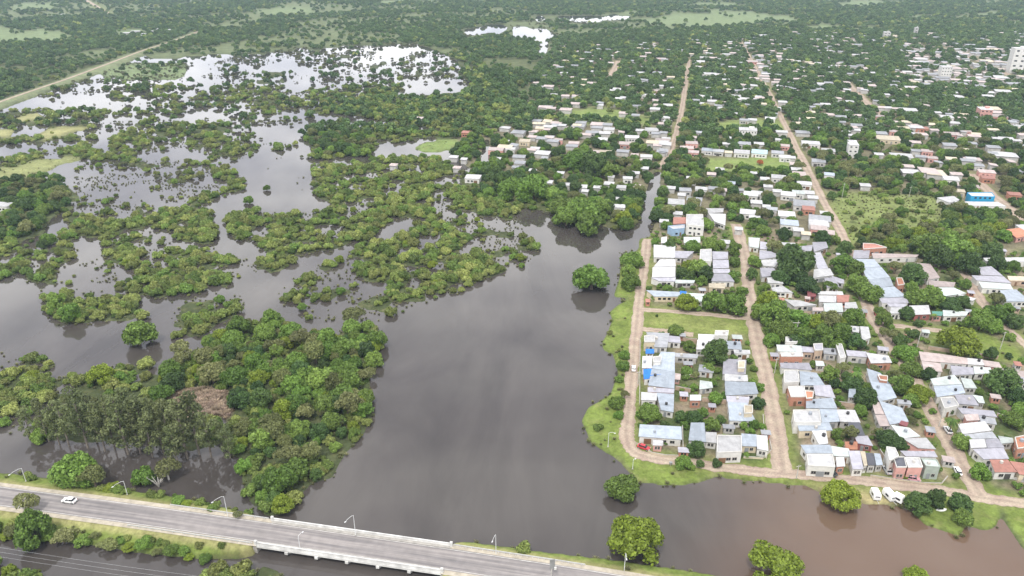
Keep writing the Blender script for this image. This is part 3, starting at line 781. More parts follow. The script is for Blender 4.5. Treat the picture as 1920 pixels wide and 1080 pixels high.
def leaf_cloud(seed, lobes, nleaf, size, up=-0.35, aspect=1.25, spread=0.16, tilt=0.65):
    """leaf faces on the skins of overlapping lobes (cx,cy,cz,r)"""
    r = np.random.default_rng(seed)
    Lb = np.array(lobes, float)
    pr = Lb[:, 3] ** 2; pr /= pr.sum()
    P, N = [], []
    got = 0
    while got < nleaf:
        k = r.choice(len(Lb), nleaf, p=pr)
        d = unit(r.normal(size=(nleaf, 3)))
        ok = d[:, 2] > up + r.uniform(-0.4, 0.25, nleaf)
        rad = Lb[k, 3] * (1 - spread + spread * 1.6 * r.random(nleaf))
        p = Lb[k, :3] + d * rad[:, None]
        for q in Lb:
            ok &= ~((np.linalg.norm(p - q[:3], axis=1) < q[3] * 0.72))
        P.append(p[ok]); N.append(d[ok]); got += ok.sum()
    P = np.concatenate(P)[:nleaf]; N = np.concatenate(N)[:nleaf]
    N = unit(N + tilt * r.normal(size=N.shape))
    T = unit(np.cross(N, unit(r.normal(size=N.shape))))
    B = np.cross(N, T)
    s = size * r.uniform(0.55, 1.35, (nleaf, 1))
    T = T * s * aspect; B = B * s
    V = np.stack([P - T, P - B * 0.8, P + T, P + B * 0.8], 1).reshape(-1, 3)
    Fc = np.arange(nleaf * 4).reshape(-1, 4)
    return V, Fc

_ico = None
def core(lobes, k=0.74):
    """leafy interior of each lobe, so that the crown is not hollow"""
    global _ico
    if _ico is None:
        bm = bmesh.new(); bmesh.ops.create_icosphere(bm, subdivisions=1, radius=1.0)
        _ico = (np.array([v.co[:] for v in bm.verts]), [tuple(v.index for v in f.verts) for f in bm.faces]); bm.free()
    V, Fc = [], []
    for i, (x, y, z, r) in enumerate(lobes):
        V.append(_ico[0] * r * k + np.array((x, y, z)))
        Fc += [tuple(a + i * len(_ico[0]) for a in f) for f in _ico[1]]
    return np.concatenate(V), Fc

def crown_mesh(name, seed, lobes, nleaf, size, material, with_core=True, **k):
    V, Fc = leaf_cloud(seed, lobes, nleaf, size, **k)
    faces = [tuple(f) for f in Fc.tolist()]
    if with_core:
        cv, cf = core(lobes)
        faces += [tuple(a + len(V) for a in f) for f in cf]
        V = np.concatenate([V, cv])
    me = bpy.data.meshes.new(name)
    me.from_pydata(V.tolist(), [], faces); me.materials.append(material); me.update()
    return me

def dome_lobes(seed, n, a=0.72, zc=1.0, rmin=0.22, rmax=0.40, spread=0.62, low=-0.35):
    r = random.Random(seed)
    out = [(0, 0, zc + a * 0.25, 0.46)]
    t0 = r.uniform(0, 6.28); k = 0
    while len(out) < n:
        k += 1
        t = k * 2.39996 + r.uniform(-0.5, 0.5)
        h = r.uniform(low, 1.0)
        q = math.sqrt(max(0.05, 1 - max(0, h) ** 2)) * spread * r.uniform(0.62, 1.16) * (1 + 0.22 * math.cos(t - t0))
        out.append((q * math.cos(t), q * math.sin(t), zc + a * 0.62 * h, r.uniform(rmin, rmax)))
    return out

def limb_mesh(name, seed, zc=1.0, rad=0.075, n=4, material=BARK, reach=0.55, top=None):
    r = random.Random(seed)
    mb = MB()
    fork = zc * 0.5 if top is None else top
    mb.tube([(0, 0, -0.06), (0.01, 0, fork * 0.5), (0.02, 0.01, fork)], [rad * 1.25, rad, rad * 0.8], 7)
    for i in range(n):
        t = i * 2 * math.pi / n + r.uniform(-0.4, 0.4)
        q = reach * r.uniform(0.7, 1.1)
        mb.tube([(0.02, 0.01, fork - 0.03), (q * 0.45 * math.cos(t), q * 0.45 * math.sin(t), fork + (zc - fork) * 0.6), (q * math.cos(t), q * math.sin(t), zc + r.uniform(0, 0.25))],
                [rad * 0.62, rad * 0.42, rad * 0.16], 5)
    me = bpy.data.meshes.new(name)
    me.from_pydata(mb.v, [], mb.f); me.materials.append(material); me.update()
    return me

PROTO = {}        # kind -> list of (crown mesh, trunk mesh or None); unit: crown radius 1
def add_proto(kind, crown, trunk=None): PROTO.setdefault(kind, []).append((crown, trunk))
for i in range(4):
    lb = dome_lobes(100 + i, 22 + 2 * i, a=0.86, zc=0.70, low=-0.72)
    add_proto('green', crown_mesh('crown', 100 + i, lb, 2600, 0.066, LM['green']), limb_mesh('trunk', 100 + i, zc=0.8, top=0.3))
for i in range(3):
    lb = dome_lobes(200 + i, 22, a=0.92, zc=0.74, rmin=0.25, rmax=0.40, low=-0.72)
    add_proto('dark', crown_mesh('crown', 200 + i, lb, 2600, 0.066, LM['dark']), limb_mesh('trunk', 200 + i, zc=0.8, top=0.3))
for i in range(3):
    lb = dome_lobes(300 + i, 28, a=0.80, zc=0.68, rmin=0.22, rmax=0.36, spread=0.74, low=-0.7)
    add_proto('lime', crown_mesh('crown', 300 + i, lb, 3400, 0.055, LM['lime']), limb_mesh('trunk', 300 + i, zc=0.8, top=0.3))
for i in range(3):
    lb = dome_lobes(400 + i, 16, a=0.75, zc=0.95, rmin=0.22, rmax=0.38, spread=0.72)
    add_proto('olive', crown_mesh('crown', 400 + i, lb, 1900, 0.066, LM['olive'], with_core=False), limb_mesh('trunk', 400 + i))
lb = dome_lobes(350, 18, a=0.7, zc=0.75, low=-0.5)
add_proto('flame', crown_mesh('crown', 350, lb, 1500, 0.08, LM['flame'], with_core=False), limb_mesh('trunk', 350, zc=0.8, top=0.4))
for i in range(4):
    lb = dome_lobes(500 + i, 13 + i, a=0.62, zc=0.42, rmin=0.25, rmax=0.45, spread=0.68, low=-0.25)
    add_proto('shrub', crown_mesh('shrub', 500 + i, lb, 900, 0.095, LM['marsh']))
for i in range(2):      # garden bushes
    lb = dome_lobes(520 + i, 11, a=0.7, zc=0.5, rmin=0.28, rmax=0.45, spread=0.6, low=-0.3)
    add_proto('bush', crown_mesh('bush', 520 + i, lb, 700, 0.105, LM['green']))
for i in range(3):      # drowned grey-green clumps of the far marsh
    lb = dome_lobes(560 + i, 9, a=0.7, zc=0.35, rmin=0.22, rmax=0.42, spread=0.7, low=-0.2)
    add_proto('wetshrub', crown_mesh('drowned_shrub', 560 + i, lb, 420, 0.12, LM['wet'], with_core=False))
for i in range(4):      # tall eucalyptus: clumps strung up a pale leaning stem; unit: crown radius 1, height about 5
    r = random.Random(600 + i)
    lb = []
    for k in range(15):
        h = 1.15 + 3.4 * (k / 14) ** 0.9
        q = (0.85 if k < 11 else 0.35) * r.uniform(0.3, 1.0); t = k * 2.4 + r.uniform(-0.5, 0.5)
        lb.append((q * math.cos(t), q * math.sin(t), h, r.uniform(0.22, 0.40)))
    cm = crown_mesh('crown', 600 + i, lb, 1500, 0.066, LM['euc'], with_core=False, up=-0.6, aspect=1.7)
    mb = MB(); mb.tube([(0, 0, -0.2), (0.04, 0.02, 1.4), (0.0, 0.06, 3.0), (0.05, 0.0, 4.6)], [0.085, 0.07, 0.05, 0.015], 7)
    for (x, y, h, rr) in lb[::2]: mb.tube([(0.02, 0.03, h - 0.55), (x * 0.6, y * 0.6, h - 0.15), (x, y, h + 0.05)], [0.03, 0.02, 0.008], 4)
    tm = bpy.data.meshes.new('trunk'); tm.from_pydata(mb.v, [], mb.f); tm.materials.append(EUCBARK); tm.update()
    add_proto('euc', cm, tm)
for i in range(3):      # reed tussock: upright and arching blades
    r = np.random.default_rng(700 + i)
    V, Fc = [], []
    for k in range(70):
        t = r.uniform(0, 2 * math.pi); q = r.uniform(0, 0.45); L = r.uniform(0.5, 1.0); lean = r.uniform(0.15, 0.9)
        w = 0.05; c, s_ = math.cos(t), math.sin(t)
        x, y = q * c, q * s_
        a = len(V)
        V += [(x - s_ * w, y + c * w, 0), (x + s_ * w, y - c * w, 0), (x + c * lean * 0.4 * L + s_ * w, y + s_ * lean * 0.4 * L - c * w, L * 0.6),
              (x + c * lean * 0.4 * L - s_ * w, y + s_ * lean * 0.4 * L + c * w, L * 0.6), (x + c * lean * L, y + s_ * lean * L, L * 0.75)]
        Fc += [(a, a + 1, a + 2, a + 3), (a + 3, a + 2, a + 4)]
    me = bpy.data.meshes.new('tussock'); me.from_pydata(V, [], Fc); me.materials.append(LM['reed']); me.update()
    add_proto('tussock', me)
    m2_ = me.copy(); m2_.name = 'dry_reed'; m2_.materials.clear(); m2_.materials.append(LM['dry']); add_proto('dryreed', m2_)
# far woodland, fewer and larger leaf clumps
for i in range(4):
    lb = dome_lobes(800 + i, 9, a=0.75, zc=0.85, rmin=0.3, rmax=0.5)
    add_proto('fartree', crown_mesh('far_crown', 800 + i, lb, 260, 0.16, LM['far']))
for i in range(2):
    lb = dome_lobes(820 + i, 9, a=0.8, zc=0.85, rmin=0.28, rmax=0.48)
    add_proto('fardark', crown_mesh('far_crown', 820 + i, lb, 260, 0.16, LM['dark']))
for i in range(2):
    lb = dome_lobes(840 + i, 9, a=0.7, zc=0.8, rmin=0.28, rmax=0.48)
    add_proto('farlime', crown_mesh('far_crown', 840 + i, lb, 260, 0.16, LM['marsh']))
# palm
pv = MB(); pv.tube([(0, 0, -0.1), (0.05, 0, 1.2), (0.02, 0.03, 2.2)], [0.09, 0.07, 0.06], 7)
tm = bpy.data.meshes.new('trunk'); tm.from_pydata(pv.v, [], pv.f); tm.materials.append(BARK); tm.update()
V, Fc = [], []
rr = random.Random(5)
for k in range(22):
    t = k * 2.4; up0 = rr.uniform(0.1, 0.9); c, s_ = math.cos(t), math.sin(t)
    prev = None
    for j in range(6):
        f = j / 5
        x = 1.0 * f; z = 2.2 + up0 * f * 0.9 - 1.1 * f * f
        w = 0.13 * (1 - f) * (0.4 + 1.6 * min(f * 3, 1)) + 0.01
        V += [(x * c - s_ * w, x * s_ + c * w, z - 0.05), (x * c, x * s_, z + 0.03), (x * c + s_ * w, x * s_ - c * w, z - 0.05)]
        if j: a = len(V); Fc += [(a - 6, a - 5, a - 2, a - 3), (a - 5, a - 4, a - 1, a - 2)]
cm = bpy.data.meshes.new('crown'); cm.from_pydata(V, [], Fc); cm.materials.append(LM['green']); cm.update()
add_proto('palm', cm, tm)

def place_tree(name, kind, x, y, z, r, label, cat, group=None, rz=None, var=None, trunk=None):
    c, t = PROTO[kind][random.randrange(len(PROTO[kind])) if var is None else var % len(PROTO[kind])]
    rz = random.uniform(0, 6.28) if rz is None else rz
    s = r
    if t is None:
        o = bpy.data.objects.new(name, c); COL.objects.link(o)
        o.location = (x, y, z); o.rotation_euler = (0, 0, rz); o.scale = (s, s, s * random.uniform(0.85, 1.15))
        return tag(o, label, cat, group)
    e = empty(name, (x, y, z), rz, s)
    e.scale = (s * random.uniform(0.88, 1.1), s * random.uniform(0.88, 1.1), s * random.uniform(0.85, 1.15))
    a = bpy.data.objects.new('crown', c); COL.objects.link(a); a.parent = e
    b = bpy.data.objects.new('trunk', t); COL.objects.link(b); b.parent = e
    if trunk is not None:
        b.material_slots[0].link = 'OBJECT'; b.material_slots[0].material = trunk
    return tag(e, label, cat, group)

def scatter_stuff(name, kinds, pts, label, cat):
    """one object for what nobody could count; pts: rows x,y,z,scale,rot,proto index"""
    pc = bpy.data.collections.new(name + '_kinds')
    k = 0
    for kd in kinds:
        for c, t in PROTO[kd]:
            o = bpy.data.objects.new('%s_%02d' % (name, k), c); pc.objects.link(o); k += 1
    pts = np.asarray(pts, float)
    me = bpy.data.meshes.new(name)
    me.vertices.add(len(pts)); me.vertices.foreach_set('co', pts[:, :3].reshape(-1).astype(np.float32))
    for nm, col, ty in (('size', 3, 'FLOAT'), ('turn', 4, 'FLOAT'), ('kind_index', 5, 'INT')):
        a = me.attributes.new(nm, ty, 'POINT')
        a.data.foreach_set('value', pts[:, col].astype(np.float32 if ty == 'FLOAT' else np.int32))
    me.update()
    o = bpy.data.objects.new(name, me); COL.objects.link(o)
    g = bpy.data.node_groups.new(name + '_scatter', 'GeometryNodeTree')
    g.interface.new_socket('Geometry', in_out='INPUT', socket_type='NodeSocketGeometry')
    g.interface.new_socket('Geometry', in_out='OUTPUT', socket_type='NodeSocketGeometry')
    n, l = g.nodes, g.links
    gi, go = n.new('NodeGroupInput'), n.new('NodeGroupOutput')
    ci = n.new('GeometryNodeCollectionInfo'); ci.inputs['Collection'].default_value = pc
    ci.inputs['Separate Children'].default_value = True; ci.inputs['Reset Children'].default_value = True
    ip = n.new('GeometryNodeInstanceOnPoints'); ip.inputs['Pick Instance'].default_value = True
    def na(nm, ty):
        q = n.new('GeometryNodeInputNamedAttribute'); q.data_type = ty; q.inputs['Name'].default_value = nm; return q.outputs['Attribute']
    cx = n.new('ShaderNodeCombineXYZ'); l.new(na('turn', 'FLOAT'), cx.inputs['Z'])
    l.new(gi.outputs[0], ip.inputs['Points']); l.new(ci.outputs[0], ip.inputs['Instance'])
    l.new(na('kind_index', 'INT'), ip.inputs['Instance Index']); l.new(cx.outputs[0], ip.inputs['Rotation']); l.new(na('size', 'FLOAT'), ip.inputs['Scale'])
    l.new(ip.outputs[0], go.inputs[0])
    md = o.modifiers.new('scatter', 'NODES'); md.node_group = g
    return tag(o, label, cat, kind='stuff')

# ------------------------------------------------------------------ houses
ROOF = {
    'b': (roof_mat('sheet_pale_blue', (0.285, 0.325, 0.375)), 'pale blue-grey metal'), 'g': (roof_mat('sheet_grey', (0.265, 0.275, 0.295)), 'grey metal'),
    'w': (roof_mat('sheet_white', (0.42, 0.42, 0.425), 0.6, 0.08), 'white'), 'l': (roof_mat('sheet_lavender', (0.305, 0.30, 0.34)), 'lavender-grey metal'),
    'p': (roof_mat('sheet_pinkish', (0.36, 0.30, 0.285), 0.6, 0.35), 'pinkish weathered'), 'r': (roof_mat('sheet_rust', (0.33, 0.15, 0.115), 0.7, 0.6), 'rust-red'),
    't': (roof_mat('sheet_teal', (0.28, 0.42, 0.44)), 'pale turquoise'), 'B': (roof_mat('sheet_blue', (0.018, 0.150, 0.50), 0.85, 0.0), 'bright blue'),
    'c': (roof_mat('sheet_cream', (0.44, 0.385, 0.29), 0.7, 0.1), 'cream'), 'd': (roof_mat('sheet_dark', (0.075, 0.078, 0.095), 0.5, 0.0), 'dark grey'),
    'G': (roof_mat('sheet_green', (0.08, 0.24, 0.19), 0.5, 0.05), 'green'), 'e': (roof_mat('sheet_pale_green', (0.39, 0.43, 0.415), 0.5, 0.08), 'pale green-grey'),
    'o': (roof_mat('tile_terracotta', (0.40, 0.175, 0.105), 0.85, 0.2), 'terracotta'), 'm': (roof_mat('sheet_maroon', (0.20, 0.06, 0.065), 0.6, 0.3), 'maroon'),
}
def brick_mat():
    m, n, l, b = nt_new('red_brick')
    geo = n.new('ShaderNodeNewGeometry')
    sx = n.new('ShaderNodeSeparateXYZ'); l.new(geo.outputs['Position'], sx.inputs[0])
    ad = n.new('ShaderNodeMath'); l.new(sx.outputs[0], ad.inputs[0]); l.new(sx.outputs[1], ad.inputs[1])
    cx = n.new('ShaderNodeCombineXYZ'); l.new(ad.outputs[0], cx.inputs[0]); l.new(sx.outputs[2], cx.inputs[1])
    t = n.new('ShaderNodeTexBrick'); t.inputs['Scale'].default_value = 2.0
    t.inputs['Color1'].default_value = (0.42, 0.165, 0.09, 1); t.inputs['Color2'].default_value = (0.33, 0.12, 0.075, 1); t.inputs['Mortar'].default_value = (0.40, 0.33, 0.27, 1)
    l.new(cx.outputs[0], t.inputs['Vector']); l.new(t.outputs['Color'], b.inputs['Base Color']); b.inputs['Roughness'].default_value = 0.9
    return m
WALL = {
    'w': mat('plaster_white', (0.56, 0.55, 0.52), 0.85, 0.12, 0.6, objvar=0.1), 'c': mat('plaster_cream', (0.50, 0.43, 0.31), 0.85, 0.12, 0.6, objvar=0.1),
    'k': brick_mat(), 'p': mat('plaster_pink', (0.52, 0.285, 0.25), 0.85, 0.15, 0.6, objvar=0.15), 'o': mat('plaster_ochre', (0.40, 0.30, 0.225), 0.85, 0.2, 0.6),
    'u': mat('plaster_blue', (0.26, 0.37, 0.50), 0.8, 0.12, 0.6), 'n': mat('plaster_sage', (0.30, 0.34, 0.30), 0.85, 0.15, 0.6), 'g': mat('plaster_grey', (0.42, 0.41, 0.39), 0.85, 0.18, 0.6, objvar=0.15),
    'B': mat('panel_blue', (0.02, 0.26, 0.46), 0.5, 0.06, 0.6), 'm': mat('plaster_maroon', (0.26, 0.09, 0.08), 0.85, 0.15, 0.6),
}
GLASS = mat('window_glass', (0.018, 0.020, 0.024), 0.12, 0.0, spec=0.6)
FRAME = mat('window_frame', (0.34, 0.32, 0.29), 0.6, 0.1)
DOORM = [mat('door_wood', (0.16, 0.09, 0.05), 0.6, 0.2), mat('door_metal', (0.22, 0.23, 0.24), 0.5, 0.1), mat('door_shadowed', (0.06, 0.055, 0.05), 0.7, 0.1)]  # door colours: brown wood, grey metal and a very dark brown
TANKM = [mat('tank_plastic_black', (0.03, 0.03, 0.032), 0.5, 0.1), mat('tank_concrete', (0.42, 0.40, 0.37), 0.9, 0.1), mat('tank_grey', (0.24, 0.26, 0.29), 0.6, 0.1)]
_tk = MB(); _tk.tube([(0, 0, 0), (0, 0, 0.9), (0, 0, 1.05), (0, 0, 1.15)], [0.55, 0.55, 0.35, 0.12], 10)
TANK = bpy.data.meshes.new('water_tank'); TANK.from_pydata(_tk.v, [], _tk.f); TANK.materials.append(TANKM[0]); TANK.update()

FOOT = []          # footprints: keep random plants off them
NHOUSE = [0]
def wall_frame(A, B):
    d = (B - A); d.z = 0; L = d.length; d.normalize()
    return d, Vector((d.y, -d.x, 0)), L

def opening(parent, A, B, s, zb, w, h, kind, m, detail):
    """a window or door set into the wall from A to B at distance s"""
    d, nrm, L = wall_frame(A, B)
    c = A + d * s + nrm * 0.02
    ang = math.atan2(d.y, d.x)
    o = A.copy()
    if kind == 'window' and detail:
        mb = MB()
        fx = 0.09
        for (ox, oz, bw, bh) in ((0, h / 2 + fx / 2, w + 2 * fx, fx), (0, -h / 2 - fx / 2, w + 2 * fx, fx), (-w / 2 - fx / 2, 0, fx, h), (w / 2 + fx / 2, 0, fx, h), (0, 0, 0.05, h)):
            q = c + d * ox
            mb.box((q.x, q.y, zb + h / 2 + oz), (bw, 0.16, bh), ang)
        f = mb.build('window', FRAME, parent)
        MB().box((c.x, c.y, zb + h / 2), (w, 0.07, h), ang).build('pane', GLASS, f)
        return f
    return MB().box((c.x, c.y, zb + h / 2), (w, 0.12, h), ang).build(kind, m, parent)

def house_solid(A, B, C, D, h, roof, wall, name, label, cat='house', group=None, detail=2, flat=False, seed=0, hb=None, wins=True):
    """A,B back corners, C,D front corners of the roof edge (at their own heights)"""
    r = random.Random(seed)
    P = [A, B, C, D]
    cen = (A + B + C + D) / 4
    base = gheight(cen.x, cen.y)
    base = max(base, 0.05)
    e = empty(name, (cen.x, cen.y, base))
    loc = Vector((cen.x, cen.y, base))
    Q = [p - loc for p in P]
    ex_ = 0.0 if cen.y < 430 else min(6.0, cen.y * 0.007)
    FOOT.append([(A.x, A.y), (B.x, B.y), (C.x, C.y - ex_), (D.x, D.y - ex_)])
    inset = []
    for p in Q:
        f = Vector((p.x, p.y, 0)); Lf = f.length
        k = max(0.6, 1 - (0.05 if flat else 0.38) / max(Lf, 0.5))
        inset.append(Vector((p.x * k, p.y * k, p.z)))
    # walls up to the underside of the roof
    th = 0.14
    top = [Vector((p.x, p.y, p.z - (0.27 if flat else 0.04))) for p in inset]
    bot = [Vector((p.x, p.y, -0.3)) for p in inset]
    order = [3, 2, 1, 0]
    MB().prism([top[i] for i in order], [bot[i] for i in order]).build('wall', WALL[wall], e)
    # roof slab
    rt = [Q[i] + Vector((0, 0, th - (0.25 if flat else 0.0))) for i in order]
    rb = [Q[i] - Vector((0, 0, 0.25 if flat else 0.0)) for i in order]
    if flat:
        rt = [Vector((p.x * 0.965, p.y * 0.965, p.z)) for p in rt]; rb = [Vector((p.x * 0.965, p.y * 0.965, p.z)) for p in rb]
    mb = MB().prism(rt, rb)
    ed = (Q[2] - Q[3]); ed.z = 0; ed.normalize()
    if r.random() < 0.25: ed = Vector((-ed.y, ed.x, 0))
    uvs = [[(Vector(mb.v[i]).dot(ed) / 1.15 + 50, Vector(mb.v[i]).dot(Vector((-ed.y, ed.x, 0)))) for i in f] for f in mb.f]
    mesh_obj('roof', mb.v, mb.f, ROOF[roof][0], e, uvs=uvs)
    if flat and detail:
        pm = MB()
        for i in range(4):
            a, b = Q[order[i]], Q[order[(i + 1) % 4]]
            d = (b - a); d.z = 0; L = d.length
            m_ = (a + b) / 2
            pm.box((m_.x * 0.985, m_.y * 0.985, m_.z + 0.02), (L * 0.99, 0.16, 0.4), math.atan2(d.y, d.x))
        pm.build('parapet', WALL['w' if wall in 'wcpkog' else wall], e)
    if wins and detail:
        D_, C_ = inset[3].copy(), inset[2].copy()
        D_.z = C_.z = 0
        hh = min(inset[3].z, inset[2].z)
        L = (C_ - D_).length
        floors = 2 if hh > 5.2 else 1
        for fl in range(floors):
            zb = 1.0 + fl * 2.9
            if hh - zb < 0.9: zb = max(0.5, hh - 1.2)
            n = max(1, min(3, int(L / 3.6)))
            slots = [(k + 1) / (n + 2) for k in range(n + 1)]
            di = r.randrange(len(slots)) if fl == 0 and L > 4 else -1
            for k, s in enumerate(slots):
                if k == di: opening(e, D_, C_, s * L, 0.0, 0.95 if r.random() < 0.7 else min(2.4, L * 0.3), min(2.05, hh - 0.3), 'door', r.choice(DOORM), detail)
                else: opening(e, D_, C_, s * L, zb, min(1.4, L * 0.22), min(1.05, hh - zb - 0.25), 'window', GLASS, detail > 1)
        if detail > 1:      # one window on each side wall
            for a, b in ((inset[0], inset[3]), (inset[2], inset[1])):
                a, b = Vector((a.x, a.y, 0)), Vector((b.x, b.y, 0))
                LL = (b - a).length
                if LL > 3.5: opening(e, a, b, LL * r.uniform(0.3, 0.7), 1.0, 1.1, min(1.0, hh - 1.3), 'window', GLASS, True)
    if detail > 1 and r.random() < 0.5 and (Q[1] - Q[0]).length > 4:
        t = bpy.data.objects.new('water_tank', TANK); COL.objects.link(t); t.parent = e
        fx, fy = r.uniform(0.25, 0.75), r.uniform(0.25, 0.7)
        p = (Q[0] * (1 - fx) + Q[1] * fx) * (1 - fy) + (Q[3] * (1 - fx) + Q[2] * fx) * fy
        t.location = (p.x, p.y, p.z + (0.14 if not flat else -0.12)); s = r.uniform(0.75, 1.1); t.scale = (s, s, s)
        t.material_slots[0].link = 'OBJECT'; t.material_slots[0].material = r.choice(TANKM)
    NHOUSE[0] += 1
    return tag(e, label, cat, group)

def house_px(c, roof, wall, h, label, cat='house', name='house', seed=0, group=None, detail=None, flat=None, rise=0.45):
    flat = (h >= 3.9) if flat is None else flat
    if not flat: h = h * 0.86
    um, vm = sum(a for a, b in c) / 4, sum(b for a, b in c) / 4
    k = 1.0 if flat else 1.07
    (u1, v1), (u2, v2), (u3, v3), (u4, v4) = [(um + (a - um) * k, vm + (b - vm) * k) for a, b in c]
    zb = ZL + h + (0 if flat else rise); zf = ZL + h
    A, B, C, D = gp(u1, v1, zb), gp(u2, v2, zb), gp(u3, v3, zf), gp(u4, v4, zf)
    vm = (v3 + v4) / 2
    if detail is None: detail = 2 if vm > 590 else 1
    return house_solid(A, B, C, D, h, roof, wall, name, label, cat, group, detail, flat, seed)

